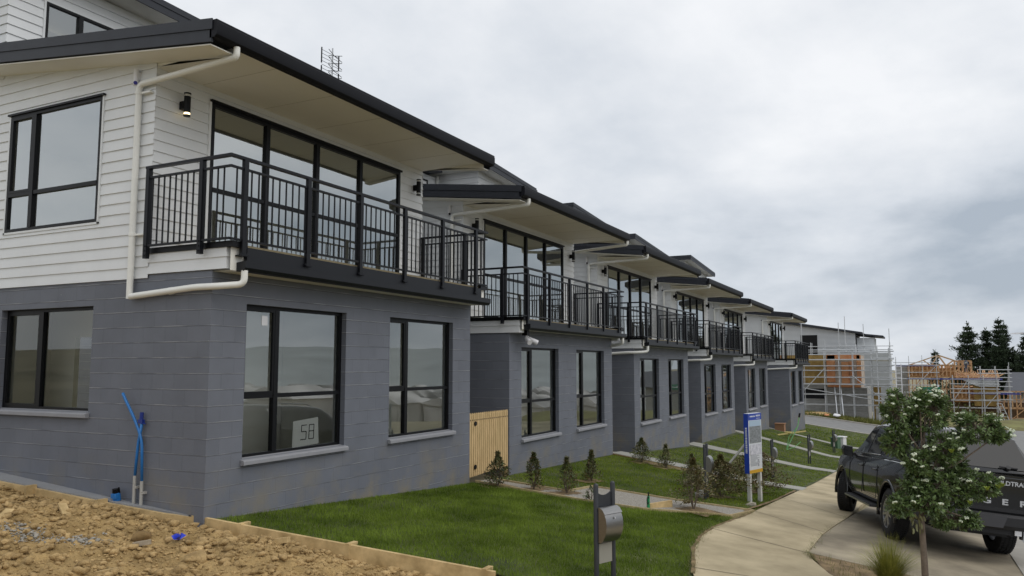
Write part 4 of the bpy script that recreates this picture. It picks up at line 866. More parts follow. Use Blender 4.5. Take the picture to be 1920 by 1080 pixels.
# ---------------------------------------------------------------- flowering street tree
def street_tree():
    T=Vector((10.6,.02,H(10.6,.02))); t=thing('street_tree','small evergreen street tree with white flower buds in front of the black truck','tree',T)
    rt=np.array([.4517,-.8922,0]); fw=np.array([.8922,.4517,0]); r=np.random.default_rng(5)
    pt=lambda px,py,d=0.: np.array([0,0,9.46*(.0967-(py-540)*.000667)-T.z])+rt*(px-1738)*.00634+fw*d
    lobes=[(1702,771,30,45,.0),(1768,771,42,42,.05),(1740,748,22,20,-.05),(1844,800,50,32,.0),(1874,814,20,17,-.1),(1701,831,26,32,.1),(1775,835,38,34,-.08),(1794,872,44,28,.1),(1726,862,24,26,-.12),
           (1836,906,46,28,-.05),(1872,910,16,12,.05),(1794,923,44,36,.08),(1699,940,32,24,-.04),(1743,934,36,28,-.1),(1794,968,44,20,.05),(1822,966,24,16,-.1),(1735,805,26,24,.12),(1812,840,22,16,.1),(1742,888,30,24,.0),(1768,902,30,24,-.12),(1722,905,24,20,-.02)]
    mb=MB(); tr=[(0,0,-.2),(.005,.0,.5),(-.01,.01,.95),tuple(pt(1742,900,0)),tuple(pt(1748,840,.02)),tuple(pt(1752,780,0))]
    mb.tube(tr,[.042,.036,.032,.026,.018,.009],12); trunk=mb.build('trunk',M['bark'],t,smooth=True)
    br=MB(); P=[];D=[];Lf=[]; fl=[]
    for (px,py,rx,ry,d) in lobes:
        rx*=.93; ry*=.95
        c=pt(px,py,d); base=Vector(tr[3]).lerp(Vector(tr[4]),r.uniform(0,1)) if py<890 else Vector(tr[2]).lerp(Vector(tr[3]),r.uniform(.2,1))
        mid=base.lerp(Vector(c),.5)+Vector((0,0,-.05)); br.tube([base,mid,Vector(c)],[.016,.011,.006],6)
        nr=int(rx*ry/20)+14
        for _ in range(nr):
            v=r.normal(size=3); v/=np.linalg.norm(v); q=r.uniform(.45,1.0)**.6
            p=c+(rt*v[0]*rx+fw*v[1]*(rx+ry)*.5)*.00634*q+np.array([0,0,v[2]*ry*.0063*q])
            br.tube([Vector(c)+(Vector(p)-Vector(c))*.1,Vector(p)],[.005,.003],4)
            ax=np.array(p-c); ax/=np.linalg.norm(ax)+1e-6; ax=ax+np.array([0,0,.55]); ax/=np.linalg.norm(ax)
            e1=np.cross(ax,[.3,.2,.9]); e1/=np.linalg.norm(e1); e2=np.cross(ax,e1)
            nl=r.integers(13,20)
            for k in range(nl):
                a=k*2.4+r.normal()*.2; tl=k/nl; dd=ax*(.15+1.0*tl)+(e1*math.cos(a)+e2*math.sin(a))*(1.15-.55*tl); P.append(p-ax*.05*(1-tl)); D.append(dd); Lf.append(.060*r.uniform(.75,1.2))
            if v[2]>-.25 and v@fw@np.array(1.0) if False else (v[2]>-.35 and v[1]<.05 and r.uniform()<(.62 if py<870 else .34)): fl.append(np.array(p)+ax*.055)
    br.build('branch',M['bark'],t)
    P=np.array(P);D=np.array(D);Lf=np.array(Lf); k=r.uniform(size=len(P))
    M['tl1']=mat('glossy_tree_leaf',(.072,.130,.032),.42,var=.35,scale=14,c2=(.17,.24,.085),detail=3); M['tl2']=mat('pale_tree_leaf',(.14,.19,.09),.5,var=.3,scale=14,detail=3); M['tl3']=mat('new_tree_leaf',(.20,.26,.03),.5,var=.2,scale=14)
    leaves('foliage',P[k<.72],D[k<.72],Lf[k<.72],Lf[k<.72]*.36,M['tl1'],t,hexa=True)
    leaves('foliage',P[k>=.72],D[k>=.72],Lf[k>=.72],Lf[k>=.72]*.34,M['tl2'],t,hexa=True)
    for i,(px,py) in enumerate([(1832,908),(1852,905),(1860,902),(1800,933),(1772,842)]):
        c=pt(px,py,-.30); n=9; a=np.arange(n)*2.4; leaves('new_growth',np.tile(c,(n,1)),np.stack([np.cos(a)*.6,np.sin(a)*.6,np.ones(n)],-1),np.full(n,.06),np.full(n,.022),M['tl3'],t,hexa=True)
    # pale drooping shoots at the foot of the crown
    n=26; a=r.uniform(0,6.28,n); pp=np.array([pt(1722+r.uniform(-10,14),960+r.uniform(-8,22),-.06) for _ in range(n)]); leaves('foliage',pp,np.stack([np.cos(a)*.4,np.sin(a)*.4,-np.ones(n)],-1),np.full(n,.075),np.full(n,.024),mat('dry_leaf',(.22,.22,.10),.6),t,hexa=True)
    # flower heads
    V,F=ico(1); VV=[];FF=[];o=0
    for k in range(11):
        v=r.normal(size=3); v[2]=abs(v[2])*.7; v/=np.linalg.norm(v); VV.append(V*r.uniform(.007,.011)+v*.018*np.array([1,1,.8])); FF.append(F+o); o+=len(V)
    fm=mat('white_flower_bud',(.60,.65,.50),.7,var=.15,scale=60); proto=raw('flower_head',np.concatenate(VV),np.concatenate(FF),fm,t,smooth=True)
    r.shuffle(fl); fl=fl[:100]
    for i,p in enumerate(fl):
        f=proto if i==0 else proto.copy()
        if i: COL.objects.link(f); f.parent=t
        f.location=p; s=r.uniform(.75,1.45); f.scale=(s,s,s); f.rotation_euler=(r.uniform(-.5,.5),r.uniform(-.5,.5),r.uniform(0,6))
street_tree()
def tussock(x,y,label,n=1500,h=.74):
    z=H(x,y); r=np.random.default_rng(3); V=[];F=[]
    for k in range(n):
        a=r.uniform(0,6.28); l=h*r.uniform(.5,1.1); sp=r.uniform(.15,.95); rr=.05*r.uniform(); bx,by=rr*math.cos(a),rr*math.sin(a); w=.0035; px,py=-math.sin(a)*w,math.cos(a)*w; o=len(V)
        for i in range(5):
            f=i/4; out=sp*l*f**1.3*.8; zz=l*(f-.55*sp*f*f); ww=1-f*.9; X_,Y_=bx+math.cos(a)*out,by+math.sin(a)*out
            V+=[(X_-px*ww,Y_-py*ww,zz),(X_+px*ww,Y_+py*ww,zz)]
        for i in range(4): F.append((o+2*i,o+2*i+1,o+2*i+3,o+2*i+2))
    o=raw('tussock_grass',V,F,mat('tussock_blade',(.17,.20,.025),.6,var=.35,scale=9,c2=(.30,.29,.06),coords='Object')); o.location=(x,y,z); return tag(o,label,'tussock')
for i_,(x_,y_) in enumerate([(13.62,7.2),(13.95,6.6),(14.15,6.0),(16.2,6.3),(21.1,6.75),(21.0,6.05),(14.75,3.75),(17.3,3.8),(19.6,3.5)]):
    strip([(x_-.35,y_+.1),(x_,y_),(x_+.35,y_-.08)],.24,.022)
blade_patch('grass',[(9.0,-.5),(10.2,.4),(11.3,1.05),(12.4,1.4),(12.2,-1.1),(9.2,-1.1)],[],260,.09,.008,M['dry'],'sparse dry grass on the bare soil beside the vehicle crossing')
tussock(11.1,.42,'yellow green tussock grass at the foot of the street tree')

# ---------------------------------------------------------------- sign board
def sign_board():
    P0=Vector((17.28,3.20,0)); d=Vector((.64,-.20,0)).normalized(); n=Vector((d.y,-d.x,0)); z=H(17.4,3.2)
    t=thing('sign_board','tall blue edged estate sign board on two white posts beside the footpath','sign board',(17.28,3.20,z),math.atan2(d.y,d.x))
    Wd=.56; zb,zt=.60,1.84
    M['sblue']=mat('sign_blue',(.012,.05,.36),.4); M['swhite']=mat('sign_white',(.66,.69,.72),.45); M['syel']=mat('sign_yellow',(.62,.36,.03),.5); M['pwhite']=mat('post_white',(.66,.66,.63),.6,var=.06,scale=8)
    mb=MB(); mb.box((0,0,zb),(Wd,.11,zt)); bd=mb.build('panel',M['swhite'],t)
    mb=MB(); mb.box((-.006,.002,zb),(-.001,.108,zt)); e=mb.build('side_panel',M['sblue'],t)
    mb=MB(); mb.box((0.0,-.004,zt-.14),(Wd,-.001,zt-.002)); mb.build('header',M['sblue'],t)
    mb=MB(); mb.box((0.0,-.004,zb+.002),(Wd,-.001,zb+.07)); mb.build('footer',M['syel'],t)
    ph=mat('aerial_photo',(.15,.165,.175),.5,var=.3,scale=17,c2=(.24,.26,.27),detail=10,stretch=(.6,1,1.6))
    mb=MB(); mb.box((.03,-.004,zt-.62),(Wd-.03,-.001,zt-.27)); mb.build('photograph',ph,t)
    mb=MB(); mb.box((.03,-.004,zt-.268),(Wd-.03,-.001,zt-.15)); mb.build('photograph',mat('photo_sky',(.38,.50,.62),.5),t)
    mb=MB(); mb.box((.03,-.004,zt-.86),(Wd-.03,-.001,zt-.65)); mb.build('photograph',mat('plan_drawing',(.50,.52,.60),.5,var=.25,scale=14,c2=(.60,.60,.64)),t)
    tx=MB(); ts=MB(); rr=random.Random(4)
    def line(mb,x0,x1,z,h):
        x=x0
        while x<x1:
            w=rr.uniform(.010,.03)*h/.02; mb.box((x,-.0035,z),(min(x+w,x1),-.001,z+h)); x+=w+.007*h/.02
    for k in range(11): line(tx,.05,.05+rr.uniform(.2,.42),zb+.33-.0*k-.022*k+.04,.009)
    line(tx,.06,.50,zb+.335+.05,.016)
    for z in (zb+.13,zb+.22): tx.box((.36,-.0035,z),(.42,-.001,z+.06))
    tx.build('lettering',mat('sign_grey_text',(.36,.37,.40),.6),t)
    line2=MB()
    for a,b,zz,h in ((.06,.28,zt-.075,.028),(.32,.51,zt-.07,.034),(.34,.50,zt-.115,.012)):
        x=a
        while x<b:
            w=rr.uniform(.012,.03); line2.box((x,-.0065,zz),(min(x+w,b),-.0042,zz+h)); x+=w+.01
    line2.build('lettering',M['swhite'],t)
    sv=MB(); z_=zb+.42
    while z_<zb+.92:
        h=rr.uniform(.014,.034); sv.box((-.0095,.035,z_),(-.0065,.075,z_+h)); z_+=h+.011
    sv.build('lettering',M['swhite'],t)
    for x in (.02,Wd-.09):
        mb=MB(); mb.box((x,.008,-.3),(x+.07,.08,zb-.002)); mb.build('post',M['pwhite'],t)
    mb=MB(); mb.beam((Wd*.3,.12,1.25),(Wd*.2,1.15,.05),.06,.04); mb.build('brace',M['pwhite'],t)
sign_board()
V,F=rockv(2,77,.05,.7); o=raw('pale_rock',V*.11,F,M['whitestone']); o.location=(16.75,3.1,H(16.75,3.1)+.03); tag(o,'pale angular rock in the grass below the sign board','rock')
V,F=rockv(2,78,.05,.9); o=raw('pale_rock',V*.13,F,mat('grey_rock',(.33,.33,.31),.9)); o.location=(16.6,4.1,H(16.6,4.1)+.06); tag(o,'grey white rock half hidden by the broad red brown bush','rock')
# green service marker with a black hose loop
gm=thing('service_marker','green plastic service marker stub with black hose loop in the gravel path','marker',(13.95,4.35,H(13.95,4.35)))
M['green']=mat('green_plastic',(.02,.30,.11),.4)
mb=MB(); mb.tube([(0,0,-.1),(0,0,.24)],.022,10); mb.tube([(.05,.03,-.1),(.05,.03,.17)],.018,10); mb.build('stub',M['green'],gm,smooth=R(40))
mb=MB(); mb.tube([(0,0,.24),(-.0,.0,.31)],.012,8); mb.tube([(.0+.055*math.cos(a)-.06,-.01,.17+.065*math.sin(a)) for a in np.linspace(0,6.0,16)],.008,6); mb.build('hose',M['black'],gm,smooth=True)
mb=MB(); mb.prism([(0,0,0),(.55,-.25,0),(.55,-.25,.13),(0,0,.13)],(.02,.045,0)); o=mb.build('timber_edging',M['timber'],fix=True); o.location=(14.05,4.35,H(14.1,4.3)-.03); tag(o,'short raw pine board beside the green service marker','timber board')
# leaning stake with green string
st=thing('marker_stake','thin green string and stake with black tip leaning on the far lawn','stake',(36.6,5.2,H(36.6,5.2)))
M['string']=mat('green_string',(.16,.42,.16),.6)
mb=MB(); mb.tube([(0,0,0),(.35,-.45,1.0),(.45,-.52,1.42)],.022,6); mb.tube([(0,0,0),(.16,-.1,.55),(.35,-.45,1.0)],.014,5); mb.tube([(0,0,.0),(.4,-.3,.1),(.8,-.5,.3)],.012,5); mb.build('string',M['string'],st)
mb=MB(); mb.tube([(.44,-.51,1.38),(.47,-.54,1.56)],.04,8); mb.build('tip',M['black'],st)
# yellow hose reel thing left on the grass by house five
mb=MB(); mb.beam((0,0,.03),(3.2,-1.0,.03),.10,.05); mb.tube([(1.3+.22*math.cos(a),-.42+.22*math.sin(a),.06) for a in np.linspace(0,6.28,14)],.05,6); o=mb.build('pale_batten',mat('straw_timber',(.46,.38,.14),.8)); o.location=(43.4,6.6,H(44,6.4)+.05); tag(o,'pale straw coloured batten lying on the lawn before the last house','batten')
mb=MB(); mb.box((-.3,-.25,0),(.3,.25,.42)); mb.box((-.33,-.28,.40),(.33,.28,.45)); o=mb.build('brown_carton',mat('brown_card',(.28,.15,.08),.9),bevel=.01); o.location=(47.2,7.0,H(47.2,7.0)); tag(o,'small brown carton against the wall of the farthest house','carton')
for (x,y,lab,mm,sc) in ((46.2,3.75,'pale grey utility cabinet by the farthest letterbox','whiteplastic',1.0),(45.2,3.95,'green utility cabinet beside the farthest letterbox','ucab',.9)):
    M.setdefault('ucab',mat('cabinet_green',(.06,.13,.07),.5)); t=thing('utility_cabinet',lab,'utility cabinet',(x,y,H(x,y)),-.3)
    mb=MB(); mb.box((-.22,-.18,-.2),(.22,.18,.55*sc)); mb.build('body',M[mm],t,bevel=.02)
    mb=MB(); mb.box((-.26,-.22,.553*sc),(.26,.22,.62*sc)); mb.build('lid',M[mm],t,bevel=.02)

# ---------------------------------------------------------------- the black utility truck
def truck():
    th=R(17); O=Vector((15.75,-.30,0)); SC=1.05; fx=Vector((math.cos(th),math.sin(th),0)); ly=Vector((-math.sin(th),math.cos(th),0))
    h=lambda v:H(v.x,v.y)+.016
    f=(fx+Vector((0,0,(h(O+fx*3.22)-h(O))/3.22))).normalized(); l=ly+Vector((0,0,(h(O+ly*.8)-h(O-ly*.8))/1.6)); l=(l-f*l.dot(f)).normalized(); up=f.cross(l)
    O.z=h(O)+.005
    t=thing('utility_truck','black crew-cab utility truck with a black canopy parked across the footpath','truck')
    mx=Matrix((f,l,up)).transposed().to_4x4(); mx.translation=O; t.matrix_world=mx@Matrix.Scale(SC,4)
    paint=mat('black_paint',(.004,.0045,.006),.15,coat=.7,spec=.5,var=.05,scale=3); plastic=mat('black_plastic',(.016,.016,.018),.6,bump=.05,bscale=80); tyre=mat('tyre_rubber',(.013,.013,.014),.8,var=.2,scale=10); alloy=mat('alloy',(.36,.37,.39),.32,metal=.9); chrome=mat('bright_trim',(.55,.56,.58),.15,metal=1); letter=mat('silver_letter',(.60,.61,.63),.3,metal=.6)
    lens=mat('red_lens',(.25,.01,.01),.2,coat=1)
    # lower body
    def ring(x,w,zb,zt,cr=.015):
        half=[(w-.16,zb),(w-.05,zb+.03),(w-.012,zb+.16),(w,(zb+zt)*.5),(w-.002,zt-.20),(w-.02,zt-.11),(w-.045,zt-.03),(w-.085,zt),(w*.5,zt+cr)]
        return [(x,-y,z) for y,z in half]+[(x,y,z) for y,z in reversed(half)]
    stn=[(-1.19,.885,.66,1.265),(-1.16,.905,.60,1.275),(-.9,.92,.55,1.28),(-.5,.925,.52,1.275),(0,.93,.50,1.27),(.5,.93,.46,1.255),(1.1,.93,.44,1.235),(1.8,.93,.44,1.215),(2.4,.93,.44,1.20),(2.8,.928,.46,1.185,.03),(3.22,.925,.50,1.15,.045),(3.6,.915,.50,1.11,.05),(3.86,.88,.50,1.05,.05),(4.0,.82,.52,.98,.04),(4.06,.74,.56,.90,.03)]
    mb=MB(); mb.loft([ring(*s) for s in stn]); body=mb.build('body',paint,t,smooth=R(32),fix=True)
    # wheel arches cut out of the body
    cut=MB()
    for x in (0,3.22):
        for s in (-1,1): cut.cyl((x,s*.52,.42),(x,s*1.1,.42),.475,40)
    co_=cut.build('arch_cutter',paint,fix=True); co_.matrix_world=t.matrix_world.copy()
    md=body.modifiers.new('arch','BOOLEAN'); md.object=co_; md.operation='DIFFERENCE'; md.solver='EXACT'
    dg=bpy.context.evaluated_depsgraph_get(); dg.update(); me=bpy.data.meshes.new_from_object(body.evaluated_get(dg)); body.modifiers.clear(); body.data=me; bpy.data.objects.remove(co_)
    body.data.materials.clear(); body.data.materials.append(paint); 
    for p in body.data.polygons: p.material_index=0
    # cabin and canopy
    def cr_(x,yb,zb,yr,zr):
        hf=[(yb,zb),(yb-.012,zb+.06),(yr+.012,zr-.085),(yr-.02,zr-.03),(yr-.09,zr),(0,zr+.02)]
        return [(x,-y,z) for y,z in hf[:-1]]+[(x,0,hf[-1][1])]+[(x,y,z) for y,z in reversed(hf[:-1])]
    cs=[(2.86,.80,1.165,.76,1.20),(2.5,.835,1.185,.72,1.45),(2.02,.86,1.20,.665,1.775),(1.85,.862,1.205,.66,1.815),(1.3,.865,1.225,.655,1.855),(.62,.865,1.245,.655,1.855),(.58,.865,1.25,.66,1.86),(.1,.868,1.262,.665,1.88),(-.70,.868,1.268,.66,1.865),(-.84,.866,1.27,.65,1.83),(-1.17,.855,1.268,.82,1.30)]
    mb=MB(); mb.loft([cr_(*c) for c in cs]); cab=mb.build('cab',paint,t,smooth=R(38),fix=True)
    def side_pt(x,tt,off):
        for a,b in zip(cs[:-1],cs[1:]):
            if b[0]<=x<=a[0]:
                k=(a[0]-x)/(a[0]-b[0]); yb,zb,yr,zr=[a[i]+(b[i]-a[i])*k for i in (1,2,3,4)]
                p=Vector((yb-.012,zb+.06)); q=Vector((yr+.012,zr-.085)); v=p.lerp(q,tt); nrm=Vector(((q-p).y,-(q-p).x)).normalized(); return v+nrm*off
    def side_panel(s,pts,off,name,m,thick=.004,nseg=1):
        mb=MB(); ring_=[]
        for x,tt in pts:
            v=side_pt(x,tt,off); ring_.append((x,s*v.x,v.y))
        mb.prism(ring_,(0,-s*thick,0)); return mb.build(name,m,t,fix=True)
    for s in (1,-1):
        side_panel(s,[(2.44,.02),(1.60,.02),(1.60,.95),(2.02,.95)],.006,'side_window',M['tint'],.006)
        side_panel(s,[(1.50,.02),(.78,.02),(.74,.40),(.86,.95),(1.50,.95)],.006,'side_window',M['tint'],.006)
        side_panel(s,[(.44,.08),(-.72,.08),(-.60,.90),(.38,.90)],.006,'canopy_window',M['tint'],.006)
        # bright trim round the canopy window and belt line
        mb=MB(); pts=[]
        for x,tt in [(.50,.03),(.43,.97)]: v=side_pt(x,tt,.012); pts.append((x,s*v.x,v.y))
        mb.tube(pts,.010,6); pts=[(x,s*side_pt(x,-.03,.010).x,side_pt(x,-.03,.010).y) for x in (2.5,2.0,1.3,.70)]
        mb.tube(pts,.007,6); mb.build('belt_trim',plastic if s<0 else chrome,t,smooth=True)
        # doors: thin shut lines and handles
        for k,(xa,xb) in enumerate(((2.55,1.56),(1.54,.62))):
            mb=MB()
            w=.934
            def gap(p,q): mb.beam(p,q,.004,.010,up=(0,s,0))
            for x in (xa,xb): gap((x,s*w,.56),(x,s*(w-.004),1.12))
            gap((xa,s*w,.56),(xb,s*w,.56)); mb.build('door_seam',plastic,t)
            mb=MB(); x=xb+.16; mb.tube([(x-.10,s*.925,1.03),(x-.08,s*.955,1.035),(x+.08,s*.955,1.035),(x+.10,s*.925,1.03)],.014,8); mb.build('door_handle',paint,t,smooth=True)
        # wheel arch flares
        for x in (0,3.22):
            mb=MB(); mb.tube([(x+.49*math.cos(a),s*(.915 if x==0 else .905),.42+.49*math.sin(a)) for a in np.linspace(-.25,math.pi+.25,22)],.030,8); mb.build('arch_flare',paint,t,smooth=True)
            mb=MB(); mb.prism([(x+.474*math.cos(a),s*.50,.42+.474*math.sin(a)) for a in np.linspace(-.1,math.pi+.1,20)],(0,s*.02,0)); mb.build('arch_liner',plastic,t)
        # side step
        mb=MB(); mb.prism([(.62,s*.78,.40),(.72,s*1.0,.385),(2.50,s*1.0,.385),(2.62,s*.78,.40)],(0,0,.045)); stp=mb.build('side_step',plastic,t,fix=True,bevel=.008)
        mb=MB(); mb.beam((.72,s*1.004,.405),(2.5,s*1.004,.405),.006,.028); mb.build('step_trim',alloy,stp)
        # mirror
        mb=MB(); mb.loft([[(2.36+dx,s*(1.0+yy),1.23+zz) for yy,zz in ((-.08,-.10),(.10,-.08),(.13,.03),(.10,.11),(-.06,.10))] for dx in (0,.05,.12)]); mr=mb.build('mirror',paint,t,fix=True,bevel=.012)
        mb=MB(); mb.prism([(2.357,s*(1.0+yy*.85),1.235+zz*.8) for yy,zz in ((-.07,-.09),(.10,-.08),(.12,.03),(.10,.10),(-.05,.10))],(-.004,0,0)); mb.build('mirror_glass',chrome if False else M['tint'],mr,fix=True)
        mb=MB(); mb.beam((2.42,s*.86,1.19),(2.42,s*.95,1.19),.06,.05); mb.build('mirror_arm',plastic,mr)
        # roof rail
        mb=MB(); mb.tube([(1.75,s*.60,1.835),(1.6,s*.60,1.89),(.8,s*.60,1.90),(.66,s*.60,1.85)],.014,8); mb.build('roof_rail',alloy,t,smooth=True)
        # tail light
        mb=MB(); mb.prism([(-1.205,s*.79,.98),(-1.20,s*.90,.98),(-1.10,s*.937,.98),(-1.10,s*.937,1.24),(-1.20,s*.89,1.25),(-1.207,s*.79,1.24)],(0,0,.001)) if False else mb.loft([[(-1.208,s*.78,z),(-1.20,s*.893,z),(-1.10,s*.936,z),(-1.0,s*.936,z),(-1.0,s*.80,z)] for z in (.94,1.23)]); mb.build('tail_light',lens,t,fix=True)
    # rear window, slanting
    a=Vector((-.84,0,1.85)); b=Vector((-1.17,0,1.32)); nrm=Vector((-(1.85-1.32),0,.33)).normalized()
    mb=MB(); P=[]
    for tt,yw in ((.10,.60),(.93,.745)):
        p=a.lerp(b,tt)+nrm*.012; P.append((p,yw))
    mb.prism([(P[1][0].x,-P[1][1],P[1][0].z),(P[1][0].x,P[1][1],P[1][0].z),(P[0][0].x,P[0][1],P[0][0].z),(P[0][0].x,-P[0][1],P[0][0].z)],nrm*-.006); rw=mb.build('rear_window',M['tint'],t,fix=True)
    mb=MB(); p=a.lerp(b,.90)+nrm*.03; mb.tube([(p.x,-.55,p.z),(p.x-.01,-.30,p.z+.005)],.012,8); mb.cyl((p.x+.01,-.42,p.z-.02),(p.x-.02,-.42,p.z+.01),.035,10); mb.build('handle',plastic,rw,smooth=R(40))
    # tailgate
    mb=MB(); mb.box((-1.215,-.76,.74),(-1.185,.76,1.25)); tg=mb.build('tailgate',paint,t,bevel=.012)
    mb=MB(); mb.box((-1.222,-.74,.745),(-1.216,.74,.80)); mb.build('lower_trim',plastic,tg)
    mt=basis((-1.219,0,.91),(0,-1,0),(0,0,1))
    for i,ch in enumerate('RANGER'):
        m2=basis((-1.219,.62-.248*i,.885),(0,-1,0),(0,0,1)); text_mesh(ch,.115,letter,'letter',tg,m2,.004,1.5,.004)
    text_mesh('WILDTRAK',.088,letter,'badge',tg,basis((-1.218,-.44,1.16),(0,-1,0),(0,0,1)),.002,1.05,.002)
    mb=MB(); mb.prism([(-1.217,-.14,1.00),(-1.217,.14,1.00),(-1.217,.12,1.10),(-1.217,-.12,1.10)],(-.012,0,0)); mb.build('handle',plastic,tg,fix=True)
    # rear bumper
    mb=MB(); mb.loft([[(-1.16,y,.50),(-1.30+abs(y)*.05,y,.50),(-1.36+abs(y)**3*.14,y,.56),(-1.36+abs(y)**3*.14,y,.68),(-1.30+abs(y)**3*.1,y,.715),(-1.16,y,.715)] for y in (-.94,-.85,-.6,-.3,0,.3,.6,.85,.94)]); bp_=mb.build('rear_bumper',plastic,t,fix=True,smooth=R(30))
    mb=MB(); mb.prism([(-1.372,-.30,.53),(-1.372,.30,.53),(-1.372,.36,.70),(-1.372,-.36,.70)],(.02,0,0)); mb.build('bumper_step',mat('bumper_grey',(.05,.05,.055),.5),bp_,fix=True)
    for y in (-.55,.5):
        mb=MB(); mb.box((-1.27,y-.04,.43),(-1.255,y+.05,.50)); mb.build('reflector',M['whiteplastic'],bp_)
    mb=MB(); mb.box((-1.22,-.55,.42),(-1.16,.55,.52)); mb.tube([(-1.2,-.5,.45),(-.2,-.5,.42)],.05,8); mb.tube([(-1.2,.45,.45),(-.2,.45,.42)],.05,8); mb.box((-1.0,-.5,.36),(3.6,.5,.52)); mb.build('chassis',plastic,t)
    # wheels
    def wheel(x,s,steer,fl):
        e=bpy.data.objects.new('wheel',None); COL.objects.link(e); e.parent=t; e.location=(x,s*.785,.392); e.rotation_euler=(0,0,steer)
        pr=[(-.125,.235),(-.135,.30),(-.13,.355),(-.105,.385),(-.05,.392),(.05,.392),(.105,.385),(.13,.355),(.135,.30),(.125,.235)]
        mb=MB(); n=48; rings=[[(r_*math.cos(2*math.pi*k/n),y,r_*math.sin(2*math.pi*k/n)) for y,r_ in pr] for k in range(n)]; mb.loft(rings+[rings[0]],closed=False,caps=False)
        for k in range(60):
            a=2*math.pi*k/60; c_,s_=math.cos(a),math.sin(a)
            for y in (-.085,-.03,.03,.085):
                a2=a+(.05 if y>0 else 0); p=Vector((.395*math.cos(a2),y,.395*math.sin(a2))); mb.beam(p-Vector((0,.022,0)),p+Vector((0,.022,0)),.024,.012,up=(math.cos(a2),0,math.sin(a2)))
        mb.build('tyre',tyre,e,smooth=R(35),fix=True)
        o_=s*.105; mb=MB()
        rimp=[(s*.125,.236),(s*.118,.222),(s*.02,.205),(-s*.10,.21)]; rings=[[(r_*math.cos(2*math.pi*k/n),y,r_*math.sin(2*math.pi*k/n)) for y,r_ in rimp] for k in range(n)]; mb.loft(rings+[rings[0]],closed=False,caps=False)
        for k in range(6):
            for d_ in (-.17,.17):
                a=2*math.pi*k/6; p=Vector((.055*math.cos(a+d_*1.5),o_,.055*math.sin(a+d_*1.5))); q=Vector((.222*math.cos(a+d_),o_+s*.008,.222*math.sin(a+d_))); mb.beam(p,q,.036,.03,up=(0,s,0))
        mb.cyl((0,o_-s*.02,0),(0,o_+s*.016,0),.062,20); mb.build('rim',alloy,e,smooth=R(35))
        mb=MB(); mb.cyl((0,s*.02,0),(0,s*.055,0),.16,24); mb.build('brake_disc',mat('brake',(.08,.08,.085),.4,metal=.8) if 'brk' not in M else M['brk'],e,smooth=R(40))
    M['brk']=mat('brake_steel',(.08,.08,.085),.4,metal=.8)
    for x,s,st_ in ((0,1,0),(0,-1,0),(3.22,1,R(-24)),(3.22,-1,R(-24))): wheel(x,s,st_,0)
M['tint']=mat('tinted_glass',(.010,.011,.013),.05,spec=.45)
truck()

# ---------------------------------------------------------------- far end of the street
def scaffold(name,label,x,ys,zs,z0f,ztop,dep=1.2,braces=(),group='scaffolds round the unfinished houses',plank_levels=(),tall={}):
    """standards at the given y, front row at x and a second row behind; ledgers at the given heights"""
    t=thing(name,label,'scaffold',(x,ys[0],z0f(ys[0])),0,group); o=Vector(t.location); r=.036
    for i,y in enumerate(ys):
        for k,xx in enumerate((x,x+dep)):
            mb=MB(); zt=tall.get((i,k),ztop); mb.tube([Vector((xx,y,z0f(y)-.3))-o,Vector((xx,y,zt))-o],r,6); mb.build('standard',M['galv'],t)
    for z in zs:
        for k,xx in enumerate((x,x+dep)):
            mb=MB(); mb.tube([Vector((xx-.05,min(ys)-.3,z+.02*k))-o,Vector((xx-.05,max(ys)+.3,z+.02*k))-o],r*.9,6); mb.build('ledger',M['galv'],t)
        for y in ys: mb=MB(); mb.tube([Vector((x,y+.05,z-.04))-o,Vector((x+dep,y+.05,z-.04))-o],r*.8,5); mb.build('transom',M['galv'],t)
    for z in plank_levels:
        mb=MB()
        for k in range(4): mb.box(Vector((x+.08+k*.27,min(ys)-.2,z+.05))-o,Vector((x+.32+k*.27,max(ys)+.2,z+.09))-o)
        mb.build('plank',M['plk'],t)
    for (y0,z0_,y1,z1) in braces:
        mb=MB(); mb.tube([Vector((x-.09,y0,z0_))-o,Vector((x-.09,y1,z1))-o],r,6); mb.build('brace',M['galv'],t)
    return t
M['plk']=mat('scaffold_plank',(.42,.40,.33),.85,var=.2,scale=2)
M['ply']=mat('building_ply',(.27,.17,.045),.8,var=.2,scale=1.2,c2=(.33,.22,.07))
M['orange']=mat('orange_wrap',(.62,.20,.07),.7,var=.22,scale=.8,c2=(.55,.30,.15))
M['frame']=mat('framing_timber',(.50,.26,.12),.8,var=.2,scale=1.5,c2=(.55,.36,.20))
M['blockgrey']=mat('bare_block',(.30,.30,.29),.9,var=.2,scale=1.5,bump=.2,stretch=(1,1,4))
M['whiteclad']=mat('white_cladding',(.62,.64,.66),.55,var=.04,scale=1)
M['bluewrap']=mat('blue_edge_net',(.05,.06,.26),.7)
def cladlines(mb,x,y0,y1,z0,z1,sp=.18):
    n=int((z1-z0)/sp)
    for k in range(n):
        z=z0+k*sp; mb.add([(x-.03,y0,z),(x-.03,y1,z),(x-.004,y1,z+sp),(x-.004,y0,z+sp)],[(0,1,2,3)]); mb.add([(x,y0,z),(x,y1,z),(x-.03,y1,z),(x-.03,y0,z)],[(0,1,2,3)])
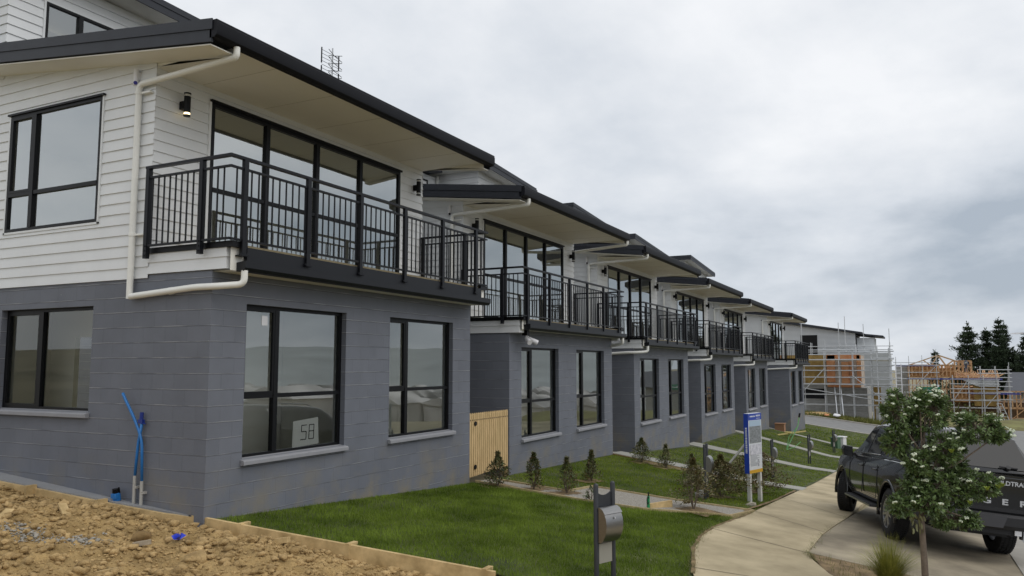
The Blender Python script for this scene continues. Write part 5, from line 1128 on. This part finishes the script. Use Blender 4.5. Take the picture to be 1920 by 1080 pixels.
def build_far():
    # white clad house behind
    t=thing('white_house','white clad two storey house with dark roof behind the nearest scaffold','house',(90,8,-3.5)); o=Vector(t.location); rel=lambda x,y,z:tuple(Vector((x,y,z))-o)
    mb=MB(); zr=lambda y:3.32+(y-5.6)*.165
    mb.prism([rel(90,5.6,-4.5),rel(90,15,-4.5),rel(90,15,zr(15)),rel(90,5.6,zr(5.6))],(8,0,0)); b=mb.build('wall',M['whiteclad'],t,fix=True)
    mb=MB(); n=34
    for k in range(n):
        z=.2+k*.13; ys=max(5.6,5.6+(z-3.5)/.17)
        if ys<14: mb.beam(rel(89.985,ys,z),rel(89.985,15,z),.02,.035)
    mb.build('cladding_shade',mat('cladding_shadow_line',(.30,.32,.34),.6),t)  # dark strips drawn as the shade under each board
    mb=MB(); mb.prism([rel(89.5,4.9,zr(4.9)+.02),rel(89.5,15.2,zr(15.2)+.02),rel(89.5,15.2,zr(15.2)+.30),rel(89.5,4.9,zr(4.9)+.22)],(9,0,0)); mb.build('roof',M['roof'],t,fix=True)
    mb=MB(); mb.box(rel(89.94,9.3,1.0),rel(89.98,10.95,3.2)); mb.build('window',M['black'],t)
    mb=MB(); mb.box(rel(90.5,5.55,2.2),rel(91.6,5.595,3.4)); mb.build('window',M['black'],t)
    mb=MB(); mb.box(rel(92,3.9,-4.5),rel(97,5.55,2.9)); mb.build('wing_wall',M['whiteclad'],t)
    mb=MB(); mb.prism([rel(91.6,3.0,2.92),rel(91.6,5.7,3.22),rel(91.6,5.7,3.42),rel(91.6,3.0,3.10)],(6,0,0)); mb.build('wing_roof',M['roof'],t,fix=True)
    mb=MB(); mb.box(rel(86,2.4,-4.5),rel(95,5.9,1.25)); mb.build('lower_wall',mat('pale_grey_wrap',(.36,.38,.39),.7,var=.05,scale=1),t)
    # unfinished block and frame house
    t=thing('unfinished_house','unfinished house with grey block base, brown ply and orange wrapped frame behind scaffold','house',(77,6,-4.4)); o=Vector(t.location)
    mb=MB(); mb.box(rel2(o,77.0,4.0,-5),rel2(o,84,7.4,-1.98)); mb.box(rel2(o,77.2,7.4,-5),rel2(o,84,14,-3.0)); mb.box(rel2(o,77.2,7.4,-2.1),rel2(o,84,14,-1.6)); mb.build('block_base',M['blockgrey'],t)
    mb=MB(); mb.box(rel2(o,77.6,7.42,-3.0),rel2(o,84,14,-2.1)); mb.build('dark_opening',M['charcoal'],t)
    mb=MB(); mb.box(rel2(o,77.0,7.3,-1.6),rel2(o,83,14,.92)); mb.build('ply_wall',M['ply'],t)
    mb=MB(); mb.box(rel2(o,77.12,4.45,-1.95),rel2(o,83,7.28,.90)); fr_=mb.build('wrapped_wall',mat('pale_wrap',(.42,.33,.26),.8,var=.25,scale=1.6,c2=(.46,.40,.34)),t)
    for (a,b,c,d) in ((6.55,7.25,-1.5,.9),(5.35,6.0,-1.7,.3),(4.4,4.75,-1.7,.9),(4.5,7.2,-1.95,-1.6),(4.5,7.2,.55,.98),(5.0,5.4,-.9,.35)):
        mb=MB(); mb.box(rel2(o,77.0,a,c),rel2(o,77.10,b,d)); mb.build('frame_panel',M['orange'],fr_)
    mb=MB(); mb.box(rel2(o,77.0,2.9,-5.0),rel2(o,77.4,3.6,-1.9)); mb.build('timber_prop',M['ply'],t)
    mb=MB(); mb.box(rel2(o,76.9,2.25,-5.0),rel2(o,78.5,3.35,-3.75)); mb.build('block_stack',mat('white_block',(.46,.46,.44),.9,var=.2,scale=4),t)
    z0=lambda y:-4.25-(8-y)*.06
    # scaffold in front
    scaffold('scaffold','scaffold in front of the unfinished block house at the side street corner',75.4,[9.1,7.3,6.1,5.0,3.5,2.1],[1.35,.95,.5,-.05,-.45,-1.05,-1.65,-2.55,-3.45],z0,1.5,braces=((9.0,-2.2,7.3,-.3),(5.0,-.9,2.6,-3.0),(9.1,-2.0,2.4,-3.1)),plank_levels=(-1.75,.35),tall={(1,1):2.2,(0,0):4.1})
    scaffold('scaffold','tall pole scaffold against the white clad house wall',86.5,[9.6,6.9,6.3,4.6,2.3],[1.9,1.35,.6],z0,2.3,tall={(1,0):4.3,(2,0):4.9,(3,0):4.1,(4,0):3.6})
    scaffold('scaffold','narrow scaffold tower with ladder at the right end of the unfinished house',74.6,[3.0,2.0],[1.2,.6,.0,-.6,-1.2,-1.8,-2.4,-3.0,-3.6],z0,1.6,plank_levels=(.3,))
    lt=thing('ladder','pale ladder tied to the narrow scaffold tower','ladder',(74.2,1.6,-4.6)); 
    for y in (0,-.42):
        mb=MB(); mb.tube([(0,y,0),(.3,y,4.75)],.035,6); mb.build('rail',M['whiteplastic'],lt)
    mb=MB()
    for k in range(15): mb.tube([(.02*k,0,.3+k*.3),(.02*k,-.42,.3+k*.3)],.02,5)
    mb.build('rung',M['whiteplastic'],lt)
    for i,(y,lab) in enumerate(((6.4,'left of two planks'),(5.9,'right of two planks'))):
        mb=MB(); mb.beam((74.6,y-.1,-4.35),(75.9,y+.15,-1.9),.08,.08); q=mb.build('leaning_pole',M['galv']); tag(q,'scaffold pole leaning on the grey block base, '+('nearer the ply wall' if i==0 else 'nearer the orange frame'),'pole')
    # spoil heap and litter on the bank
    V,F=rockv(3,31,.12,.5); q=raw('spoil_heap',V*np.array([1.6,1.6,.55]),F,M['clod']); q.location=(73.6,8.4,-4.2); tag(q,'low heap of yellow clay on the bank below the scaffold','spoil heap')
    lit=thing('rubbish_bag','white and orange rubbish dumped on the grass bank by the side street','rubbish',(71.9,6.4,-4.35))
    V,F=rockv(2,32,.1,.5); raw('white_bag',V*.42,F,M['whiteplastic'],lit).location=(0,-.3,.2); raw('orange_bag',V*.3,F,M['orange'],lit).location=(.1,.5,.2)
    # street-name sign
    sg=thing('street_sign','green street name sign on a post behind the flowering tree','street sign',(58,-.6,H(58,-.6)))
    mb=MB(); mb.tube([(0,-.55,0),(0,-.55,3.95)],.04,8); mb.build('post',M['galv'],sg,smooth=True)
    mb=MB(); mb.box((-.03,-.68,3.40),(-.05,.70,3.80)); mb.build('blade',mat('sign_green',(.01,.16,.09),.5),sg,bevel=.003)
    mb=MB(); mb.box((-.02,-.62,3.38),(.0,-.50,3.82)); mb.build('clamp',M['whiteplastic'],sg)
    text_mesh('Manawanui Way',.19,M['whiteplastic'],'lettering',sg,basis((-.054,.05,3.60),(0,-1,0),(0,0,1)),.002,.98,.002)
    # street lamp whose arm reaches in from the right
    z=H(45,-6.5); sl_=thing('street_lamp','grey street lamp arm reaching in at the right edge','street lamp',(45,-6.5,z))
    mb=MB(); mb.tube(pipe_pts([(0,0,-.3),(0,0,1.52-z-.02),(0,2.0,1.52-z)],.4),[.07]*1+[.06]*7,8); mb.build('pole',M['galv'],sl_,smooth=True)
    mb=MB(); mb.loft([[(-.09,1.9,1.50-z),(.09,1.9,1.50-z),(.09,1.9,1.56-z),(-.09,1.9,1.56-z)],[(-.1,2.2,1.49-z),(.1,2.2,1.49-z),(.08,2.2,1.56-z),(-.08,2.2,1.56-z)],[(-.05,2.42,1.505-z),(.05,2.42,1.505-z),(.04,2.42,1.53-z),(-.04,2.42,1.53-z)]]); mb.build('lamp_head',M['whiteplastic'],sl_,fix=True)
    # ---- timber framed house with scaffolds
    X=115; z0=lambda y:-7.8
    t=thing('timber_frame_house','half built timber framed house with bare roof trusses, wrapped in scaffolding','house',(X+3,-4,-7.8)); o=Vector(t.location)
    def frame(y0,y1,zb,zt,x,name,cross=True,m='frame',sp=.42):
        mb=MB(); mb.beam(rel2(o,x,y0,zb),rel2(o,x,y1,zb),.1,.12); mb.beam(rel2(o,x,y0,zt),rel2(o,x,y1,zt),.1,.12); n=max(2,int(abs(y1-y0)/sp))
        for k in range(n+1): y=y0+(y1-y0)*k/n; mb.beam(rel2(o,x,y,zb),rel2(o,x,y,zt),.12,.10)
        if cross:
            mb.beam(rel2(o,x,y0,(zb+zt)/2),rel2(o,x,y1,(zb+zt)/2),.08,.09)
            for k in range(0,n-2,4): mb.beam(rel2(o,x-.06,y0+(y1-y0)*k/n,zb),rel2(o,x-.06,y0+(y1-y0)*min(n,k+3)/n,zt),.07,.07)
        mb.build(name,M[m],t)
    mb=MB(); mb.box(rel2(o,X+.3,-2.0,-1.55),rel2(o,X+7,1.0,.02)); mb.box(rel2(o,X+.4,-4.1,-1.55),rel2(o,X+7,-2.0,-.35)); mb.box(rel2(o,X+.8,-8.9,-4.6),rel2(o,X+7,-4.1,-2.7)); mb.build('bracing_ply',mat('bracing_ply_sheet',(.44,.205,.075),.8,var=.35,scale=1.2,c2=(.52,.30,.13)),t)
    mb=MB(); mb.box(rel2(o,X+1,1.0,-8),rel2(o,X+7,2.4,-.1)); mb.build('grey_wall',M['blockgrey'],t)
    for k in range(4): frame(1.0,-4.2,-1.5,.05,X+.1+k*2.2,'wall_frame')
    frame(-4.3,-6.1,-.9,.55,X,'wall_frame'); frame(-4.3,-6.1,-.9,.55,X+3,'wall_frame')
    for k in range(3):      # roof trusses of the gable
        x=X+.3+k*1.4; mb=MB(); A=(1.0,.0);P_=(-2.5,1.3);Q=(-6.0,-.05)
        for p,q in ((A,P_),(P_,Q),(A,Q),((-.8,.62),(-1.6,-.0)),((-2.5,1.3),(-1.7,0)),((-2.5,1.3),(-3.3,0)),((-4.2,.62),(-3.4,0))): mb.beam(rel2(o,x,p[0],p[1]),rel2(o,x,q[0],q[1]),.09,.13)
        mb.build('roof_truss',mat('pale_truss',(.50,.36,.22),.8) if k==0 else M['frame'],t)
    mb=MB(); rr=random.Random(2)
    for k in range(30):
        y=-4.3-k*.16; mb.beam(rel2(o,X-.6,y,-1.55),rel2(o,X+2.8,y-rr.uniform(-.3,.3),-.75+rr.uniform(-.1,.1)),.06,.12)
        if k%3==0: mb.beam(rel2(o,X-.4,y,-1.5),rel2(o,X+1.0,y-1.1,-.95),.06,.1)
    mb.build('lower_rafters',M['frame'],t)
    mb=MB(); mb.prism([rel2(o,X+.2,-4.3,-1.62),rel2(o,X+2.6,-4.3,-.95),rel2(o,X+2.6,-4.3,-1.1),rel2(o,X+.2,-4.3,-1.72)],(0,-4.6,0)); mb.build('roof_lining',mat('roof_lining_sheet',(.50,.27,.15),.8,var=.35,scale=1.5,c2=(.56,.38,.26)),t,fix=True)
    mb=MB(); mb.prism([rel2(o,X-.4,-4.6,-1.6),rel2(o,X-.4,-8.9,-1.6),rel2(o,X-.4,-8.9,-2.6),rel2(o,X-.4,-6.5,-2.55)],(.3,0,0)); mb.build('white_wrap',M['whiteclad'],t,fix=True)
    mb=MB(); mb.box(rel2(o,X-.2,-8.7,-5.0),rel2(o,X+.4,-6.2,-2.5)); mb.build('ply_wall',M['ply'],t)
    frame(1.0,-6.2,-4.2,-1.75,X+.3,'wall_frame'); frame(-9.0,-12.5,-5.2,-3.2,X+1,'wall_frame'); frame(-9.0,-12.5,-7.6,-5.3,X+1,'wall_frame',sp=.8)
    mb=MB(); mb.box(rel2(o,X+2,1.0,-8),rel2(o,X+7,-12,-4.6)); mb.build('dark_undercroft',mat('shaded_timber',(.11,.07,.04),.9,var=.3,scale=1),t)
    for (a,b,z) in ((2.4,-2.2,-.02),(1.2,-9.2,-1.68),(-5.4,-11.0,-3.42)):
        mb=MB(); mb.box(rel2(o,X-1.45,b,z-.10),rel2(o,X-1.40,a,z+.08)); mb.build('edge_net',M['bluewrap'],t)
    scaffold('scaffold','scaffold round the gable end of the timber framed house',X-1.6,[2.4,.9,-.6,-2.2],[.35,.0,-.9,-1.7,-2.5,-3.4],z0,.8,tall={(0,1):1.1,(1,0):1.2,(2,0):1.25,(3,0):1.45},braces=((.9,-3.4,-.6,-1.7),(-.6,-1.7,-2.2,.0)))
    scaffold('scaffold','scaffold along the low roof of the timber framed house',X-1.7,[-3.9,-5.6,-7.2,-8.6],[-1.7,-2.3,-2.9,-3.4,-4.3,-5.2],z0,-1.2,braces=((-3.9,-4.3,-5.6,-1.7),(-7.2,-5.2,-8.6,-3.4)))
    scaffold('scaffold','green scaffold tower right of the timber framed house',X-.5,[-7.0,-8.6,-10.0],[-.55,-1.0,-1.5,-2.0,-2.6,-3.3,-4.2],z0,-.1,tall={(2,0):.35})
    mb=MB(); mb.tube([(X-2.4,-8.4,-4.6),(X-1.9,-9.6,-8)],.06,6); mb.tube([(X-2.4,-8.9,-4.6),(X-1.9,-10.1,-8)],.06,6)
    for k in range(9): f_=k/9; mb.tube([(X-2.4+.5*f_,-8.4-1.2*f_,-4.6-3.4*f_),(X-2.4+.5*f_,-8.9-1.2*f_,-4.6-3.4*f_)],.04,5)
    q=mb.build('ladder',M['galv']); tag(q,'slanting ladder below the green scaffold tower','ladder')
    # a builder on the upper floor, bending forward
    builder((X-.9,-5.45,-.85))
    # grey-roofed house at the right edge
    t=thing('grey_roof_house','house with a plain dark grey roof at the right edge','house',(128,-16,-7)); o=Vector(t.location)
    mb=MB(); mb.box(rel2(o,126,-24,-9),rel2(o,134,-11.6,-3.6)); mb.build('wall',M['blockgrey'],t)
    mb=MB(); mb.prism([rel2(o,125,-11.0,-3.6),rel2(o,130,-11.4,-.95),rel2(o,135,-11.0,-3.6)],(0,-14,0)); mb.build('roof',mat('slate_roof',(.085,.09,.105),.7,var=.08,scale=2),t,fix=True)
def rel2(o,x,y,z): return tuple(Vector((x,y,z))-o)
def builder(loc):
    pts=[(0,0,.02),(0,0,.47),(0,.0,.90),(-.02,.16,1.20),(-.05,.30,1.36),(-.10,.42,1.42)]      # left leg not separate at this size: skin skeleton below
    V=[(0,.0,.92),(.02,.09,.48),(.0,.10,.06),(.02,-.09,.48),(0,-.10,.06),(-.12,0,1.15),(-.30,0,1.34),(-.30,.19,1.30),(-.42,.21,1.04),(-.55,.18,.86),(-.30,-.19,1.30),(-.42,-.21,1.04),(-.55,-.18,.86),(-.42,0,1.42),(-.50,0,1.47),(-.06,.10,.03),(-.06,-.10,.03)]
    E_=[(0,1),(1,2),(0,3),(3,4),(0,5),(5,6),(6,7),(7,8),(8,9),(6,10),(10,11),(11,12),(6,13),(13,14),(2,15),(4,16)]
    rad=[.15,.075,.05,.075,.05,.15,.16,.065,.045,.035,.065,.045,.035,.06,.105,.045,.045]
    me=bpy.data.meshes.new('person'); me.from_pydata(V,E_,[]); o=bpy.data.objects.new('person',me); COL.objects.link(o)
    o.modifiers.new('skin','SKIN'); sv=me.skin_vertices[0].data
    for i,r_ in enumerate(rad): sv[i].radius=(r_,r_)
    sv[0].use_root=True; s_=o.modifiers.new('sub','SUBSURF'); s_.levels=1; s_.render_levels=1
    dg=bpy.context.evaluated_depsgraph_get(); dg.update(); m2=bpy.data.meshes.new_from_object(o.evaluated_get(dg)); o.modifiers.clear(); o.data=m2; m2.materials.clear(); m2.materials.append(mat('work_clothes',(.10,.11,.15),.9,var=.3,scale=3)); o.location=loc
    tag(o,'builder in a pale shirt bending forward inside the upper timber frame','person')
    mb=MB(); mb.loft([[(-.10+.0-.22*f+.15*math.cos(a)*k*.8-.0,.19*math.sin(a)*k,1.08+.26*f+.10*math.cos(a)*k) for a in np.linspace(0,6.28,10)[:-1]] for f,k in ((0,.95),(.5,1.08),(1,.9))]); mb.build('shirt',mat('pale_shirt',(.50,.52,.52),.9),o,fix=True,smooth=True)
build_far()
# ---------------------------------------------------------------- pine trees
M['pine']=mat('pine_needles',(.018,.035,.018),.8,var=.4,scale=1.2,c2=(.036,.058,.026),detail=4)
M['pinebark']=mat('pine_bark',(.05,.04,.03),.9)
def pine(x,y,zt,w,label,seed,zb=-13,group='pine trees beyond the building sites'):
    r=np.random.default_rng(seed); t=thing('pine_tree',label,'pine tree',(x,y,zb),0,group); h=zt-zb
    mb=MB(); mb.tube([(0,0,-.5),(0,0,h*.6),(.05,0,h)],[.28,.15,.02],7); mb.build('trunk',M['pinebark'],t)
    P=[];D=[];br=MB(); z=h*.16
    while z<h*.985:
        f=1-(z/h); rad=1.25*w*(f**.8)*r.uniform(.7,1.2)+.12; nb=r.integers(5,9); a0=r.uniform(0,6)
        for k in range(nb):
            a=a0+6.283*k/nb+r.normal()*.25; L_=rad*r.uniform(.5,1.3); rise=.12+.5*(1-f)**1.5
            q=np.array([math.cos(a)*L_,math.sin(a)*L_,z+L_*rise]); br.tube([(0,0,z),tuple(q)],[.04,.01],4)
            m=int(18+L_*48)
            tt=r.uniform(.18,1.02,m)[:,None]; c=np.array([0,0,z])*(1-tt)+q*tt; c=c+r.normal(size=(m,3))*np.array([.19,.19,.13])*(.55+.45*L_); P.append(c)
            d=np.array([math.cos(a)*.7,math.sin(a)*.7,.75])+r.normal(size=(m,3))*.55; D.append(d)
        z+=h*r.uniform(.028,.046)
    # leader shoots
    for k in range(30): P.append(np.array([[r.normal()*.05,r.normal()*.05,h*r.uniform(.93,1.02)]])); D.append(np.array([[r.normal()*.5,r.normal()*.5,1]]))
    br.build('branch',M['pinebark'],t); P=np.concatenate(P);D=np.concatenate(D); n=len(P); leaves('foliage',P,D,r.uniform(.34,.62,n),r.uniform(.10,.19,n),M['pine'],t,droop=.05); return t
pine(150,-7.6,6.5,3.9,'shapely pine standing alone, leftmost of the tall pines',1)
pine(152,-10.4,5.7,3.0,'bushy pine with a blunt top between two taller ones',2)
pine(149,-11.9,7.1,2.6,'tallest pine with a thin spire top',3)
pine(151,-12.7,6.6,2.6,'thin spired pine just right of the tallest one',4)
pine(146,-15.2,4.3,3.4,'dark broad pine at the right edge of the photo',5)
pine(149,-9.4,1.2,2.6,'low dark pine filling the gap right of the lone pine',6)
pine(150,-14.0,1.6,2.4,'low pine under the thin spired pair',7)
pine(160,-2.9,2.3,1.0,'small distant pine tip poking up over the gable truss',8)
pine(148,-6.2,-.2,2.4,'low dark pine at the left foot of the lone pine',9)
pine(147,-17.5,4.6,3.2,'outermost pine, cut by the right edge',10)
# scrub on the bank between the two building sites
def scrub(x,y,w,h,label,seed,m='leafscrub'):
    r=np.random.default_rng(seed); z=H(x,y)-.3; t=thing('bush',label,'bush',(x,y,z),0,'green bushes below the timber framed house'); n=1500; v=r.normal(size=(n,3)); v/=np.linalg.norm(v,axis=1,keepdims=True); q=r.uniform(.35,1,n)**.5
    P=v*q[:,None]*np.array([w,w,h])*(1+.25*np.sin(v[:,:1]*7+seed)); P[:,2]=np.abs(P[:,2]); leaves('foliage',P,v+r.normal(size=(n,3))*.5+[0,0,.4],r.uniform(.2,.4,n),r.uniform(.10,.2,n),M[m],t)
    mb=MB(); mb.tube([(0,0,-.2),(0,0,h*.6)],[.1,.03],6); mb.build('stem',M['pinebark'],t)
M['leafscrub']=mat('scrub_leaf',(.07,.095,.02),.7,var=.35,scale=1.5,c2=(.13,.14,.035))
for i,(x,y,w,h,l) in enumerate([(104,1.2,2.2,4.0,'bush right of the narrow scaffold tower'),(106,-1.5,2.2,3.4,'bush behind the street name sign'),(105,-4.5,2.4,3.2,'bush behind the crown of the street tree'),(104,-7.2,2.2,2.6,'bush below the ply wall of the framed house'),(103,-9.6,2.0,1.4,'low bush at the foot of the slanting ladder')]): scrub(x,y,w,h,l,20+i)
# clay bank that closes the street
def bank():
    xs=np.linspace(82,101,30); ys=np.linspace(-26,4,40); X,Y=np.meshgrid(xs,ys,indexing='ij'); s=np.clip((X-82)/6,0,1)*np.clip((101-X)/5,0,1); Z=Hn(X,Y)-.3+s*(1.5+.9*fbm(X*.3,Y*.3,2,4)); I=np.arange(X.size).reshape(X.shape)
    struct(raw('clay_bank',np.stack([X,Y,Z],-1).reshape(-1,3),np.stack([I[:-1,:-1],I[1:,:-1],I[1:,1:],I[:-1,1:]],-1).reshape(-1,4),mat('bank_soil',(.13,.10,.04),.95,var=.4,scale=.5,c2=(.15,.15,.05),detail=8),smooth=True))
bank()
# hills and suburb across the valley: seen only as reflections in the windows
def hills():
    V=[];F=[]; n=160; rings=[(260,-16),(420,-14),(620,.008),(800,.022),(1100,.026)]
    for i in range(n+1):
        a=R(-168)+R(154)*i/n
        for j,(d,k) in enumerate(rings):
            z=k if j<2 else d*k*(.35+1.1*(fbm(np.array(i*.09),np.array(j*1.3),7,4)+.5)); V.append((math.cos(a)*d,math.sin(a)*d,float(z)))
    m=len(rings)
    for i in range(n):
        for j in range(m-1): F.append((i*m+j,(i+1)*m+j,(i+1)*m+j+1,i*m+j+1))
    struct(raw('hills',V,F,mat('hazy_hill',(.33,.36,.36),.95,var=.12,scale=.02,c2=(.38,.41,.415),detail=9),smooth=True))  # distance haze is mixed into the pale hill colour
    mb=MB(); r=random.Random(8)
    for k in range(420):
        x=r.uniform(-60,320); y=-r.uniform(70,340); z=H(x,y); w,d=r.uniform(4,7),r.uniform(3.5,5); h=r.uniform(2.5,5)
        mb.box((x-w,y-d,z-2),(x+w,y+d,z+h)); mb.prism([(x-w-.5,y-d-.5,z+h+.01),(x-w-.5,y+d+.5,z+h+.01),(x-w-.5,y,z+h+r.uniform(1.5,2.6))],(2*w+1,0,0))
    q=mb.build('far_suburb',mat('suburb',(.34,.33,.31),.9,var=.6,scale=.09,c2=(.50,.48,.46),detail=1),fix=True); q['kind']='stuff'; tag(q,'far off suburb of pale houses across the valley','houses')
hills()
